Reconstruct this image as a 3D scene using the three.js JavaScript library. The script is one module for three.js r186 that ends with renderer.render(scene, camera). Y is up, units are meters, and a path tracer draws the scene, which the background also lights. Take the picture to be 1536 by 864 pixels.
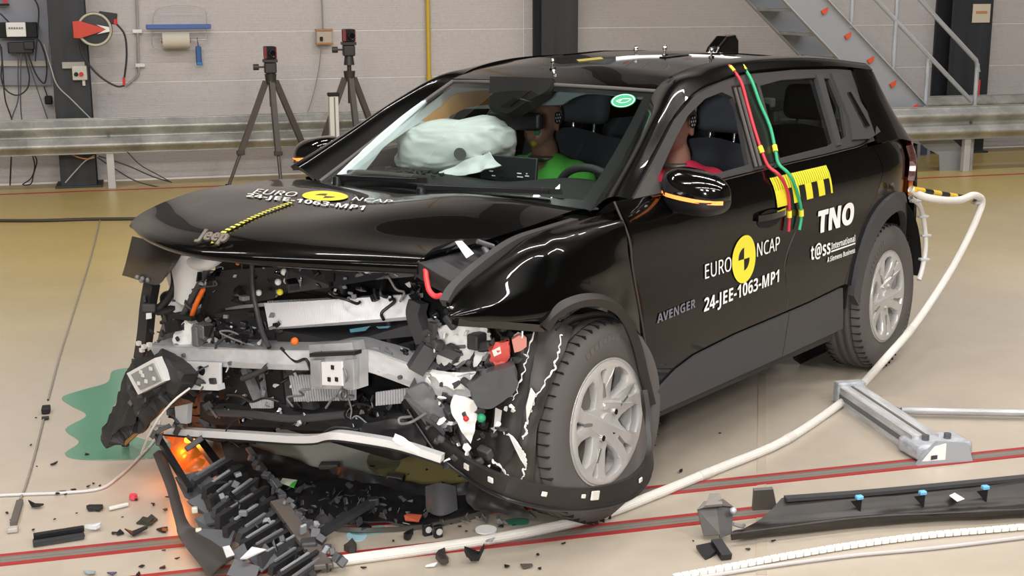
import * as THREE from 'three';
import { mergeGeometries, mergeVertices, toCreasedNormals } from 'three/addons/utils/BufferGeometryUtils.js';
import { RoundedBoxGeometry } from 'three/addons/geometries/RoundedBoxGeometry.js';
import { RectAreaLightUniformsLib } from 'three/addons/lights/RectAreaLightUniformsLib.js';
import { MarchingCubes } from 'three/addons/objects/MarchingCubes.js';
import { FontLoader } from 'three/addons/loaders/FontLoader.js';
import { TextGeometry } from 'three/addons/geometries/TextGeometry.js';

// ---------- camera, light level ----------
const scene = new THREE.Scene();
scene.background = new THREE.Color(0x0b0a09);
const renderer = new THREE.WebGLRenderer({ antialias: true });
renderer.toneMapping = THREE.LinearToneMapping;
renderer.toneMappingExposure = 1.09;
renderer.shadowMap.enabled = true;
RectAreaLightUniformsLib.init();
const LAMP_POWER = 66, FILL_POWER = 42, FLASH_POWER = 390;
const FOCAL = 1982.5;
const camera = new THREE.PerspectiveCamera(2 * Math.atan(432 / FOCAL) * 180 / Math.PI, 16 / 9, 0.1, 80);
camera.position.set(-0.72210, 1.74005, 4.56073);
camera.lookAt(camera.position.clone().add(new THREE.Vector3(0.254971,-0.216122,-0.942487)));
camera.rotateZ(-0.003728);
camera.updateMatrixWorld(true);
const CAR_TURN = -143.39351 * Math.PI / 180;

// ---------- helpers ----------
const V = (x, y, z) => new THREE.Vector3(x, y, z);
let seed = 7;
function rnd() { seed |= 0; seed = seed + 0x6D2B79F5 | 0; let t = Math.imul(seed ^ seed >>> 15, 1 | seed); t = t + Math.imul(t ^ t >>> 7, 61 | t) ^ t; return ((t ^ t >>> 14) >>> 0) / 4294967296; }
const rr = (a, b) => a + (b - a) * rnd();
function h3(x, y, z) { let n = Math.imul(x, 374761393) + Math.imul(y, 668265263) + Math.imul(z, 1274126177) | 0; n = Math.imul(n ^ n >>> 13, 1274126177); return ((n ^ n >>> 16) >>> 0) / 4294967296; }
function vnoise(x, y, z = 0) {
  const xi = Math.floor(x), yi = Math.floor(y), zi = Math.floor(z), f = (t) => t * t * (3 - 2 * t), a = f(x - xi), b = f(y - yi), c = f(z - zi), L = (p, q, t) => p + (q - p) * t;
  const g = (k) => L(L(h3(xi, yi, zi + k), h3(xi + 1, yi, zi + k), a), L(h3(xi, yi + 1, zi + k), h3(xi + 1, yi + 1, zi + k), a), b);
  return L(g(0), g(1), c) * 2 - 1;
}
// where the sight line through a point of the photograph meets a plane: of the hall (wx, wy, wz) or of the car's own axes (cx, cy, cz)
const EYE = camera.position.clone(), eyeCar = EYE.clone().applyAxisAngle(V(0, 1, 0), -CAR_TURN);
function sight(px, py, axis, value, car) {
  const d = V((px - 768) / FOCAL, (432 - py) / FOCAL, -1).applyQuaternion(camera.quaternion);
  if (car) d.applyAxisAngle(V(0, 1, 0), -CAR_TURN);
  const o = car ? eyeCar : EYE;
  return o.clone().addScaledVector(d, (value - o[axis]) / d[axis]);
}
const wx = (a, b, v) => sight(a, b, 'x', v), wy = (a, b, v = 0) => sight(a, b, 'y', v), wz = (a, b, v) => sight(a, b, 'z', v);
const cx = (a, b, v) => sight(a, b, 'x', v, 1), cy = (a, b, v = 0) => sight(a, b, 'y', v, 1), cz = (a, b, v) => sight(a, b, 'z', v, 1);
const carToWorld = (p) => p.clone().applyAxisAngle(V(0, 1, 0), CAR_TURN);

const counts = {};
function numbered(n) { const k = counts[n] = (counts[n] ?? -1) + 1; return k ? n + '_' + String(k).padStart(3, '0') : n; }
function tag(o, label, category, group, kind) { if (label) o.userData.label = label; if (category) o.userData.category = category; if (group) o.userData.group = group; if (kind) o.userData.kind = kind; return o; }
function thing(name, label, category, pos = V(0, 0, 0), turn = 0, group) { const o = new THREE.Group(); o.name = numbered(name); o.position.copy(pos); o.rotation.y = turn; scene.add(o); return tag(o, label, category, group); }
function merge(list) {
  list = list.flat(9);
  if (list.length === 1) return list[0];
  return mergeGeometries(list.map((g) => { const n = g.index ? g.toNonIndexed() : g.clone(); for (const k of Object.keys(n.attributes)) if (!['position', 'normal', 'uv'].includes(k)) n.deleteAttribute(k); if (!n.attributes.uv) n.setAttribute('uv', new THREE.BufferAttribute(new Float32Array(n.attributes.position.count * 2), 2)); if (!n.attributes.normal) n.computeVertexNormals(); return n; }));
}
function obj(name, geo, m, parent, label, kind) {
  const o = new THREE.Mesh(Array.isArray(geo) ? merge(geo) : geo, m); o.castShadow = o.receiveShadow = true;
  if (parent) { o.name = name; parent.add(o); } else { o.name = numbered(name); scene.add(o); }
  if (label) o.userData.label = label; if (kind) o.userData.kind = kind; return o;
}
function single(name, geo, m, label, category, group) { return tag(obj(name, geo, m), label, category, group); }
function put(g, x = 0, y = 0, z = 0, rx = 0, ry = 0, rz = 0) { if (x.isVector3) [rx, ry, rz] = [y, z, rx]; return g.applyMatrix4(new THREE.Matrix4().compose(x.isVector3 ? x : V(x, y, z), new THREE.Quaternion().setFromEuler(new THREE.Euler(rx, ry, rz, 'YXZ')), V(1, 1, 1))); }
const box = (w, h, d, x = 0, y = 0, z = 0, rx = 0, ry = 0, rz = 0) => put(new THREE.BoxGeometry(w, h, d), x, y, z, rx, ry, rz);
const rbox = (w, h, d, r, x = 0, y = 0, z = 0, rx = 0, ry = 0, rz = 0) => put(new RoundedBoxGeometry(w, h, d, 2, Math.min(r, w / 2.01, h / 2.01, d / 2.01)), x, y, z, rx, ry, rz);
const cyl = (r0, r1, h, x = 0, y = 0, z = 0, rx = 0, ry = 0, rz = 0, n = 20) => put(new THREE.CylinderGeometry(r0, r1, h, n), x, y, z, rx, ry, rz);
const ball = (r, x, y, z, n = 14) => new THREE.SphereGeometry(r, n, Math.ceil(n * 0.7)).translate(x, y, z);
function rod(a, b, r, r2 = r, n = 12) { const d = b.clone().sub(a), g = new THREE.CylinderGeometry(r2, r, d.length(), n); g.applyQuaternion(new THREE.Quaternion().setFromUnitVectors(V(0, 1, 0), d.clone().normalize())); return g.translate((a.x + b.x) / 2, (a.y + b.y) / 2, (a.z + b.z) / 2); }
// a straight bar with a rectangular section: w sideways, h upwards
function bar(a, b, w, h, up = V(0, 1, 0)) {
  const d = b.clone().sub(a), L = d.length(), g = new THREE.BoxGeometry(w, h, L), z = d.normalize(), x = up.clone().cross(z).normalize(), y = z.clone().cross(x);
  g.applyMatrix4(new THREE.Matrix4().makeBasis(x, y, z)); return g.translate((a.x + b.x) / 2, (a.y + b.y) / 2, (a.z + b.z) / 2);
}
const curve = (pts, closed = false) => new THREE.CatmullRomCurve3(pts, closed, 'centripetal');
function tube(pts, r, n = 0, rad = 8, closed = false) { return new THREE.TubeGeometry(curve(pts, closed), n || pts.length * 8, r, rad, closed); }
// a band swept along points, section w across (horizontal) and h up; k(t) gives a section scale
function sweep(pts, w, h, n = 0, twist = () => 0, k = () => 1, up = V(0, 1, 0)) {
  const c = curve(pts), N = n || pts.length * 6, pos = [], idx = [], uv = [];
  const L = c.getLength();
  for (let i = 0; i <= N; i++) {
    const t = i / N, p = c.getPointAt(t), T = c.getTangentAt(t), s = up.clone().cross(T).normalize(), u = T.clone().cross(s).normalize(), a = twist(t), ca = Math.cos(a), sa = Math.sin(a), q = k(t);
    const S = s.clone().multiplyScalar(ca).addScaledVector(u, sa), U = u.clone().multiplyScalar(ca).addScaledVector(s, -sa);
    [[-1, -1], [1, -1], [1, 1], [-1, 1], [-1, -1]].forEach(([e, f], j) => { const v = p.clone().addScaledVector(S, e * w / 2 * q).addScaledVector(U, f * h / 2 * q); pos.push(v.x, v.y, v.z); uv.push(t * L, j * 0.1); });
  }
  for (let i = 0; i < N; i++) for (let j = 0; j < 4; j++) { const a = i * 5 + j; idx.push(a, a + 1, a + 5, a + 1, a + 6, a + 5); }
  idx.push(0, 2, 1, 0, 3, 2); const e = N * 5; idx.push(e, e + 1, e + 2, e, e + 2, e + 3);
  const g = new THREE.BufferGeometry(); g.setAttribute('position', new THREE.Float32BufferAttribute(pos, 3)); g.setAttribute('uv', new THREE.Float32BufferAttribute(uv, 2)); g.setIndex(idx);
  return toCreasedNormals(g, 0.6);
}
// a smooth sheet through rows of points, with thickness th behind it and an optional displacement
function sheet(rows, nu, nv, th = 0, disp = null, closedSide = 1) {
  const cr = (p0, p1, p2, p3, t) => { const t2 = t * t, t3 = t2 * t; return V(...['x', 'y', 'z'].map((k) => 0.5 * (2 * p1[k] + (p2[k] - p0[k]) * t + (2 * p0[k] - 5 * p1[k] + 4 * p2[k] - p3[k]) * t2 + (3 * p1[k] - p0[k] - 3 * p2[k] + p3[k]) * t3))); };
  const ext = (a, i) => i < 0 ? a[0].clone().multiplyScalar(2).sub(a[1]) : i >= a.length ? a[a.length - 1].clone().multiplyScalar(2).sub(a[a.length - 2]) : a[i];
  const at = (a, t) => { const s = t * (a.length - 1), i = Math.min(a.length - 2, Math.floor(s)); return cr(ext(a, i - 1), ext(a, i), ext(a, i + 1), ext(a, i + 2), s - i); };
  const P = [], uv = [];
  for (let j = 0; j <= nv; j++) for (let i = 0; i <= nu; i++) { const u = i / nu, v = j / nv; const p = at(rows.map((r) => at(r, u)), v); P.push(p); uv.push(u, v); }
  const idx = []; const W = nu + 1;
  for (let j = 0; j < nv; j++) for (let i = 0; i < nu; i++) { const a = j * W + i; idx.push(a, a + 1, a + W, a + 1, a + W + 1, a + W); }
  const mk = () => { const g = new THREE.BufferGeometry(); g.setAttribute('position', new THREE.Float32BufferAttribute(P.flatMap((p) => [p.x, p.y, p.z]), 3)); g.setAttribute('uv', new THREE.Float32BufferAttribute(uv, 2)); g.setIndex(idx); g.computeVertexNormals(); return g; };
  let g = mk();
  if (disp) { const n = g.attributes.normal; P.forEach((p, i) => p.addScaledVector(V(n.getX(i), n.getY(i), n.getZ(i)), disp(p, uv[i * 2], uv[i * 2 + 1]))); g = mk(); }
  if (!th) return g;
  const n = g.attributes.normal, N = P.length, pos = [], nor = [], uu = [...uv, ...uv], id = [...idx];
  P.forEach((p) => pos.push(p.x, p.y, p.z)); P.forEach((p, i) => nor.push(n.getX(i), n.getY(i), n.getZ(i)));
  P.forEach((p, i) => pos.push(p.x - n.getX(i) * th, p.y - n.getY(i) * th, p.z - n.getZ(i) * th)); P.forEach((p, i) => nor.push(-n.getX(i), -n.getY(i), -n.getZ(i)));
  for (let k = 0; k < idx.length; k += 3) id.push(idx[k] + N, idx[k + 2] + N, idx[k + 1] + N);
  const g2 = new THREE.BufferGeometry(); g2.setAttribute('position', new THREE.Float32BufferAttribute(pos, 3)); g2.setAttribute('normal', new THREE.Float32BufferAttribute(nor, 3)); g2.setAttribute('uv', new THREE.Float32BufferAttribute(uu, 2)); g2.setIndex(id);
  const ring = []; for (let i = 0; i < nu; i++) ring.push(i); for (let j = 0; j < nv; j++) ring.push(j * W + nu); for (let i = nu; i > 0; i--) ring.push(nv * W + i); for (let j = nv; j > 0; j--) ring.push(j * W); ring.push(0);
  const ep = []; for (let k = 0; k < ring.length - 1; k++) { const a = P[ring[k]], b = P[ring[k + 1]], o = (i) => V(pos[(N + i) * 3], pos[(N + i) * 3 + 1], pos[(N + i) * 3 + 2]), c = o(ring[k]), d = o(ring[k + 1]); ep.push(a, c, b, b, c, d); }
  const e = new THREE.BufferGeometry(); e.setAttribute('position', new THREE.Float32BufferAttribute(ep.flatMap((p) => [p.x, p.y, p.z]), 3)); e.computeVertexNormals();
  return merge([g2, e]);
}
// a panel: an outline (with holes) in a surface's own two coordinates, subdivided and laid on the surface map(a, b), with thickness
function patch(outline, map, { holes = [], cell = 0.06, th = 0.006, flip = false, lift = 0, uvbox = null } = {}) {
  const v2 = (a) => a.map(([x, y]) => new THREE.Vector2(x, y)), pts = v2(outline), hs = holes.map(v2);
  if (THREE.ShapeUtils.isClockWise(pts)) pts.reverse(); hs.forEach((h) => { if (!THREE.ShapeUtils.isClockWise(h)) h.reverse(); });
  const all = [...pts, ...hs.flat()]; let tris = THREE.ShapeUtils.triangulateShape(pts, hs).map((t) => [...t]);
  const P = all.map((p) => [p.x, p.y]); const mid = new Map();
  const len = (a, b) => Math.hypot(P[a][0] - P[b][0], P[a][1] - P[b][1]);
  const split = (a, b) => { const k = a < b ? a + '_' + b : b + '_' + a; if (!mid.has(k)) { mid.set(k, P.length); P.push([(P[a][0] + P[b][0]) / 2, (P[a][1] + P[b][1]) / 2]); } return mid.get(k); };
  for (let pass = 0; pass < 9; pass++) {
    let did = false; const next = [];
    for (const [a, b, c] of tris) {
      const L = [len(a, b), len(b, c), len(c, a)], big = L.map((l) => l > cell), n = big.filter(Boolean).length;
      if (!n) { next.push([a, b, c]); continue; } did = true;
      let t = [a, b, c]; 
      if (n === 3) { const d = split(a, b), e = split(b, c), f = split(c, a); next.push([a, d, f], [d, b, e], [f, e, c], [d, e, f]); }
      else if (n === 1) { const k = big.indexOf(true), [p, q, r] = [t[k], t[(k + 1) % 3], t[(k + 2) % 3]], m = split(p, q); next.push([p, m, r], [m, q, r]); }
      else { const k = big.indexOf(false), [p, q, r] = [t[k], t[(k + 1) % 3], t[(k + 2) % 3]], m1 = split(q, r), m2 = split(r, p); next.push([m2, m1, r], [p, q, m1], [p, m1, m2]); }
    }
    tris = next; if (!did) break;
  }
  const e = 0.004, M = P.map(([a, b]) => map(a, b)), N = P.map(([a, b], i) => { const n = map(a + e, b).sub(map(a - e, b)).cross(map(a, b + e).sub(map(a, b - e))).normalize(); return flip ? n.negate() : n; });
  if (lift) M.forEach((p, i) => p.addScaledVector(N[i], lift));
  let bx = uvbox; const uvOf = (a, b) => bx ? [(a - bx[0]) / (bx[2] - bx[0]), (b - bx[1]) / (bx[3] - bx[1])] : [a, b];
  const pos = [], nor = [], uv = []; const add = (p, n, q) => { pos.push(p.x, p.y, p.z); nor.push(n.x, n.y, n.z); uv.push(...uvOf(...q)); };
  const B = M.map((p, i) => p.clone().addScaledVector(N[i], -th)), neg = N.map((n) => n.clone().negate());
  for (const t of tris) { const [a, b, c] = flip ? [t[0], t[2], t[1]] : t; for (const k of [a, b, c]) add(M[k], N[k], P[k]); if (th) for (const k of [a, c, b]) add(B[k], neg[k], P[k]); }
  if (th) {
    const cnt = new Map(); for (const [a, b, c] of tris) for (const [p, q] of [[a, b], [b, c], [c, a]]) { const k = p < q ? p + '_' + q : q + '_' + p; cnt.has(k) ? cnt.set(k, null) : cnt.set(k, [p, q]); }
    for (const s of cnt.values()) if (s) { const [a, b] = s, n = M[b].clone().sub(M[a]).cross(N[a]).normalize(); for (const [p, k] of [[M[a], a], [B[a], a], [M[b], b], [M[b], b], [B[a], a], [B[b], b]]) add(p, n, P[k]); }
  }
  const g = new THREE.BufferGeometry(); g.setAttribute('position', new THREE.Float32BufferAttribute(pos, 3)); g.setAttribute('normal', new THREE.Float32BufferAttribute(nor, 3)); g.setAttribute('uv', new THREE.Float32BufferAttribute(uv, 2)); return g;
}
function extr(pts, depth, bevel = 0, holes = []) { const s = new THREE.Shape(pts.map(([x, y]) => new THREE.Vector2(x, y))); for (const h of holes) s.holes.push(new THREE.Path(h.map(([x, y]) => new THREE.Vector2(x, y)))); return new THREE.ExtrudeGeometry(s, { depth, bevelEnabled: bevel > 0, bevelSize: bevel, bevelThickness: bevel, bevelSegments: 2, curveSegments: 12 }); }
const circle = (x, y, r, n = 18, r2 = r) => Array.from({ length: n }, (_, i) => [x + r * Math.cos(i / n * 2 * Math.PI), y + r2 * Math.sin(i / n * 2 * Math.PI)]);
// a flat plate (quad or polygon in space) with thickness, through corners given in order
function plate(corners, th = 0.004) { const n = new THREE.Vector3(); for (let i = 1; i < corners.length - 1; i++) n.add(corners[i].clone().sub(corners[0]).cross(corners[i + 1].clone().sub(corners[0]))); n.normalize(); const f = [], c2 = corners.map((p) => p.clone().addScaledVector(n, th)), tri = (a, b, c) => f.push(a, b, c);
  const ax = corners[1].clone().sub(corners[0]).normalize(), ay = n.clone().cross(ax), flat = corners.map((p) => { const d = p.clone().sub(corners[0]); return new THREE.Vector2(d.dot(ax), d.dot(ay)); });
  for (const [a, b, c] of THREE.ShapeUtils.triangulateShape(flat, [])) { tri(corners[a], corners[b], corners[c]); tri(c2[a], c2[c], c2[b]); }
  corners.forEach((p, i) => { const j = (i + 1) % corners.length; tri(p, c2[i], corners[j]); tri(corners[j], c2[i], c2[j]); });
  const g = new THREE.BufferGeometry(); g.setAttribute('position', new THREE.Float32BufferAttribute(f.flatMap((p) => [p.x, p.y, p.z]), 3)); g.computeVertexNormals(); return g; }
// an irregular broken piece, flat and jagged
function shard(s, th, n = 7, bend = 0.2) { const pts = []; const st = rr(0.35, 1); for (let i = 0; i < n; i++) { const a = (i + rr(-0.35, 0.35)) / n * 2 * Math.PI, r = s * rr(0.35, 1); pts.push([Math.cos(a) * r, Math.sin(a) * r * st]); } const g = extr(pts, th); g.rotateX(-Math.PI / 2); const p = g.attributes.position; for (let i = 0; i < p.count; i++) p.setY(i, p.getY(i) + bend * (p.getX(i) ** 2 + 0.5 * p.getX(i) * p.getZ(i)) / s); g.computeVertexNormals(); return g; }
// one smooth body from tapered bones [a, ra, b, rb]
function bodyMesh(bones, res, pad = 0.03, k = 0.03) {
  const lo = V(9, 9, 9), hi = V(-9, -9, -9); for (const [a, ra, b, rb] of bones) { lo.min(a.clone().subScalar(ra)).min(b.clone().subScalar(rb)); hi.max(a.clone().addScalar(ra)).max(b.clone().addScalar(rb)); }
  const c = lo.clone().add(hi).multiplyScalar(0.5), half = Math.max(...hi.clone().sub(lo).toArray()) / 2 + pad, mc = new MarchingCubes(res, new THREE.MeshBasicMaterial(), false, false, 400000);
  mc.isolation = 0; const p = V(0, 0, 0), ab = V(0, 0, 0), ap = V(0, 0, 0), h = res / 2;
  for (let z = 0; z < res; z++) for (let y = 0; y < res; y++) for (let x = 0; x < res; x++) {
    p.set((x - h) / h, (y - h) / h, (z - h) / h).multiplyScalar(half).add(c); let d = 1e3;
    for (const [a, ra, b, rb, sub, kk] of bones) { ab.copy(b).sub(a); ap.copy(p).sub(a); const L2 = ab.lengthSq() || 1e-9, t = Math.min(1, Math.max(0, ap.dot(ab) / L2)), e = ap.addScaledVector(ab, -t).length() - (ra + (rb - ra) * t); const K = kk ?? k;
      if (sub) { const q = Math.max(0, 1 - Math.abs(d + e) / K); d = Math.max(d, -e) + q * q * K / 4; } else { const q = Math.max(0, 1 - Math.abs(d - e) / K); d = Math.min(d, e) - q * q * K / 4; } }
    mc.field[x + y * res + z * res * res] = -d;
  }
  mc.update(); const n = mc.count, g = new THREE.BufferGeometry();
  g.setAttribute('position', new THREE.BufferAttribute(mc.positionArray.slice(0, n * 3), 3)); g.setAttribute('normal', new THREE.BufferAttribute(mc.normalArray.slice(0, n * 3), 3));
  g.scale(half, half, half).translate(c.x, c.y, c.z); g.setAttribute('uv', new THREE.BufferAttribute(new Float32Array(n * 2), 2)); return g;
}

// ---------- materials ----------
const M = (color, rough = 0.6, metal = 0, more = {}) => new THREE.MeshStandardMaterial({ color, roughness: rough, metalness: metal, side: THREE.DoubleSide, ...more });
const MP = (color, rough, more = {}) => new THREE.MeshPhysicalMaterial({ color, roughness: rough, side: THREE.DoubleSide, ...more });
function canvas(w, h, draw) { const c = document.createElement('canvas'); c.width = w; c.height = h; draw(c.getContext('2d'), w, h); const t = new THREE.CanvasTexture(c); t.colorSpace = THREE.SRGBColorSpace; t.magFilter = THREE.LinearFilter; t.anisotropy = 8; return t; }
function noiseTex(n, fn, srgb = false) { const d = new Uint8Array(n * n * 4); for (let y = 0; y < n; y++) for (let x = 0; x < n; x++) { const c = fn(x / n, y / n), i = (y * n + x) * 4; for (let k = 0; k < 3; k++) d[i + k] = Math.max(0, Math.min(255, (Array.isArray(c) ? c[k] : c) * 255)); d[i + 3] = 255; } const t = new THREE.DataTexture(d, n, n); t.magFilter = THREE.LinearFilter; t.minFilter = THREE.LinearMipmapLinearFilter; t.generateMipmaps = true; t.wrapS = t.wrapT = THREE.RepeatWrapping; if (srgb) t.colorSpace = THREE.SRGBColorSpace; t.needsUpdate = true; return t; }
const tile = (x, y, f, s) => { const a = vnoise(x * f, y * f, s), b = vnoise((x - 1) * f, y * f, s), c = vnoise(x * f, (y - 1) * f, s), d = vnoise((x - 1) * f, (y - 1) * f, s); return (a * (1 - x) + b * x) * (1 - y) + (c * (1 - x) + d * x) * y; };
const grainTex = noiseTex(256, (x, y) => 0.5 + 0.25 * tile(x, y, 60, 1) + 0.25 * tile(x, y, 120, 2));
const scuffTex = noiseTex(256, (x, y) => { const n = 0.5 * tile(x, y, 5, 3) + 0.3 * tile(x, y, 14, 4) + 0.2 * tile(x, y, 50, 5); return 0.78 + 0.22 * n; }, true);
const mt = {
  paint: MP(0x030303, 0.25, { clearcoat: 0.62, clearcoatRoughness: 0.02, specularIntensity: 0.15 }),
  gloss: MP(0x070707, 0.12, { clearcoat: 1, clearcoatRoughness: 0.03 }),
  plastic: M(0x262627, 0.55, 0, { bumpMap: grainTex, bumpScale: 0.0004 }),
  plastic2: M(0x3b3b3d, 0.5, 0, { bumpMap: grainTex, bumpScale: 0.0004 }),
  plastic3: M(0x17171a, 0.4),
  grey: M(0x6f7073, 0.5), liner: M(0x3a3839, 0.75, 0, { map: scuffTex }),
  rubber: M(0x565250, 0.8, 0, { bumpMap: grainTex, bumpScale: 0.0003 }),
  alu: M(0xdcdee1, 0.32, 0.25, { map: scuffTex }), alu2: M(0xf0f1f4, 0.3, 0.08, { map: scuffTex }), steel: M(0x8b8d90, 0.42, 0.5, { map: scuffTex }), chrome: M(0xe5e5e5, 0.12, 1),
  white: M(0xe6e6e4, 0.5), offwhite: M(0xcfcdc6, 0.6), galv: M(0xdde2ea, 0.5, 0.08, { map: scuffTex }), rim: M(0xc0bfbd, 0.28, 0.35),
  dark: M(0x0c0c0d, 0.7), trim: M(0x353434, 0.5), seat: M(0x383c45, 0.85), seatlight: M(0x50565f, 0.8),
  orange: M(0xe06a1c, 0.5), red: M(0xc8242a, 0.5), redcable: M(0xd23b3e, 0.45), green: M(0x1f8f62, 0.6), yellow: M(0xe9dd3a, 0.6), blue: M(0x2f5fb0, 0.5), teal: M(0x3d8c86, 0.5), ltblue: M(0x8fbfd4, 0.5),
};
mt.glass = MP(0xeaf2ef, 0.0, { transmission: 1, thickness: 0, ior: 1.5 });
mt.tint = MP(0x8d9491, 0.0, { transmission: 1, thickness: 0, ior: 1.5 });
// ---------- the hall ----------
const X0 = -9, X1 = 15, ZB = -8.7, ZF = 9, HH = 7.5;
const floorTex = noiseTex(512, (x, y) => { const a = tile(x, y, 4, 11), b = tile(x, y, 16, 12), c = tile(x, y, 90, 13), k = 0.93 + 0.05 * a + 0.03 * b + 0.02 * c; return [k, k, k]; }, true);
floorTex.repeat.set(0.22, 0.22);
const floorMat = MP(0xffffff, 0.34, { map: floorTex, clearcoat: 0.15, clearcoatRoughness: 0.3, vertexColors: true });
const floor = thing('floor', null, null); tag(floor, null, null, null, 'structure');
{ // the coating: ochre towards the wall, blending to paler beige towards the front
  const g = new THREE.PlaneGeometry(X1 - X0, ZF - ZB, 96, 72); g.rotateX(-Math.PI / 2).translate((X0 + X1) / 2, 0, (ZF + ZB) / 2);
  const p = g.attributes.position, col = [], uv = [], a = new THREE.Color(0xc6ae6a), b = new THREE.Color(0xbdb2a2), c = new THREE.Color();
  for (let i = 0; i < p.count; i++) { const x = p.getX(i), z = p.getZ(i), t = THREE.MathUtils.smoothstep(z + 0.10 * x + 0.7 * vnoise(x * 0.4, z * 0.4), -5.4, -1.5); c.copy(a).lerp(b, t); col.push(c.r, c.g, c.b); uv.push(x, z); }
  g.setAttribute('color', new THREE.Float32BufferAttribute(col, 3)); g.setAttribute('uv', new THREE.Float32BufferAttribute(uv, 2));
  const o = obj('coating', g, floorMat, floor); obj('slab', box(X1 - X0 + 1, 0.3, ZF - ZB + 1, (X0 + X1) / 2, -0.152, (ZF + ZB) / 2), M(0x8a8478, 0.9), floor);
  const redPaint = M(0xc23a3a, 0.5, 0, { map: scuffTex }), slot = M(0x9d968c, 0.5, 0.2, { map: scuffTex });
  const strip = (x0, x1, z0, z1, w, y) => bar(V(x0, y, z0), V(x1, y, z1), w, 0.004);
  for (const zc of [0.375, 0.655]) { obj('track_slot', strip(X0, X1, zc, zc, 0.05, 0.0008), slot, floor); for (const s of [-1, 1]) obj('red_line', strip(X0, X1, zc + s * 0.036, zc + s * 0.036, 0.022, 0.001), redPaint, floor); }
  obj('red_line', strip(X0, 2.2, -8.12, -8.05, 0.05, 0.001), redPaint, floor); obj('red_line', strip(4.5, X1, -6.66, -6.66, 0.045, 0.001), redPaint, floor);
  obj('floor_joint', bar(wy(1143, 560, 0.0006), wy(1142, 862, 0.0006), 0.034, 0.003), M(0xa69b8b, 0.6), floor);
}
const wallTex = noiseTex(512, (x, y) => { const g = 0.5 + 0.5 * Math.sin(y * 2 * Math.PI * 8); return 0.95 + 0.035 * tile(x, y, 30, 21) + 0.015 * Math.min(1, g * 5); }, true);
const wallBump = noiseTex(512, (x, y) => { const g = Math.abs(((y * 8) % 1) - 0.5) * 2; return Math.min(1, (1 - g) * 9) * 0.8 + 0.2 * (0.5 + 0.5 * tile(x, y, 110, 22)); });
const wallMats = [0xc3bebd, 0xc5c0bf, 0xc0bbba].map((c) => M(c, 0.62, 0, { map: wallTex, bumpMap: wallBump, bumpScale: 0.0014 }));
const wallBack = thing('wall_back', null, null); tag(wallBack, null, null, null, 'structure');
obj('backing', box(X1 - X0 + 1, HH + 0.4, 0.2, (X0 + X1) / 2, HH / 2, ZB - 0.105), M(0xf2eeea, 0.8), wallBack);
{ // concrete panels in courses, with pale recessed joints
  const pitch = 0.4645, base = 0.945 - 2 * pitch, len = 6; 
  for (let r = 0; r < 16; r++) for (let k = 0; k < 4; k++) {
    const x = X0 + k * len, y0 = Math.max(0, base + r * pitch), g = box(len - 0.006, pitch - 0.008, 0.07, x + len / 2, y0 + pitch / 2, ZB - 0.035), uv = g.attributes.uv;
    for (let i = 0; i < uv.count; i++) uv.setXY(i, uv.getX(i) * len / pitch, uv.getY(i));
    obj('wall_panel', g, wallMats[(r * 3 + k) % 3], wallBack);
  }
}
const plainWall = M(0x4d4843, 0.75);
for (const [n, g] of [['wall_left', box(0.3, HH, ZF - ZB, X0 - 0.15, HH / 2, (ZF + ZB) / 2)], ['wall_right', box(0.3, HH, ZF - ZB, X1 + 0.15, HH / 2, (ZF + ZB) / 2)], ['wall_front', box(X1 - X0 + 0.6, HH, 0.3, (X0 + X1) / 2, HH / 2, ZF + 0.15)]]) tag(obj(n, g, plainWall), null, null, null, 'structure');
tag(obj('ceiling', box(X1 - X0 + 0.6, 0.3, ZF - ZB + 0.6, (X0 + X1) / 2, HH + 0.15, (ZF + ZB) / 2), M(0x1e1916, 0.8)), null, null, null, 'structure');
// lamps: rows of panels under the roof, and fill lamps added behind the camera
const lampGlow = new THREE.MeshStandardMaterial({ color: 0x222222, emissive: 0xfffaf4, emissiveIntensity: 12 });
function lamp(name, label, pos, target, w, h, power, group) {
  const t = thing(name, label, 'lamp', pos, 0, group); t.lookAt(target);
  obj('housing', rbox(w + 0.08, h + 0.08, 0.1, 0.02, 0, 0, -0.06), M(0x55575a, 0.5, 0.4), t);
  obj('diffuser', box(w, h, 0.012, 0, 0, -0.002), lampGlow, t);
  const l = new THREE.RectAreaLight(0xfffaf6, power, w, h); l.position.set(0, 0, 0.02); l.rotation.y = Math.PI; t.add(l); l.castShadow = true;
}
for (let i = 0; i < 4; i++) for (let k = 0; k < 3; k++) lamp('ceiling_lamp', 'long ceiling lamp panel, ' + ['first', 'second', 'third', 'fourth'][i] + ' from the left in the ' + ['row nearest the back wall', 'middle row', 'row behind the photographer'][k], V(-5.2 + i * 4.6, 7.1, -3.0 + k * 4.3), V(-5.2 + i * 4.6, 0, -3.0 + k * 4.3 + 0.001), k === 0 && i === 1 ? 2.2 : 4.0, 0.14, LAMP_POWER, 'ceiling lamps');
for (const [x, y, z, w] of [[-3.4, 5.0, 6.4, 'left'], [-0.4, 5.2, 7.0, 'middle'], [3.4, 5.0, 6.2, 'right']]) lamp('fill_floodlight', w + ' white fill lamp added behind the photographer to brighten the crashed car', V(x, y, z), V(0.6, 0.4, -1.2), 1.1, 0.8, FILL_POWER, 'added fill lamps');  // added out of view to light the car from the front
for (const [x, z, w] of [[0.14, -3.40, 'left'], [0.34, -3.62, 'middle'], [0.54, -3.36, 'right']]) lamp('spot_lamp', w + ' small spot lamp of the cluster under the roof above the car', V(x, 7, z), V(x, 0, z + 0.001), 0.10, 0.12, LAMP_POWER, 'spot lamps of the cluster');
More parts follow.
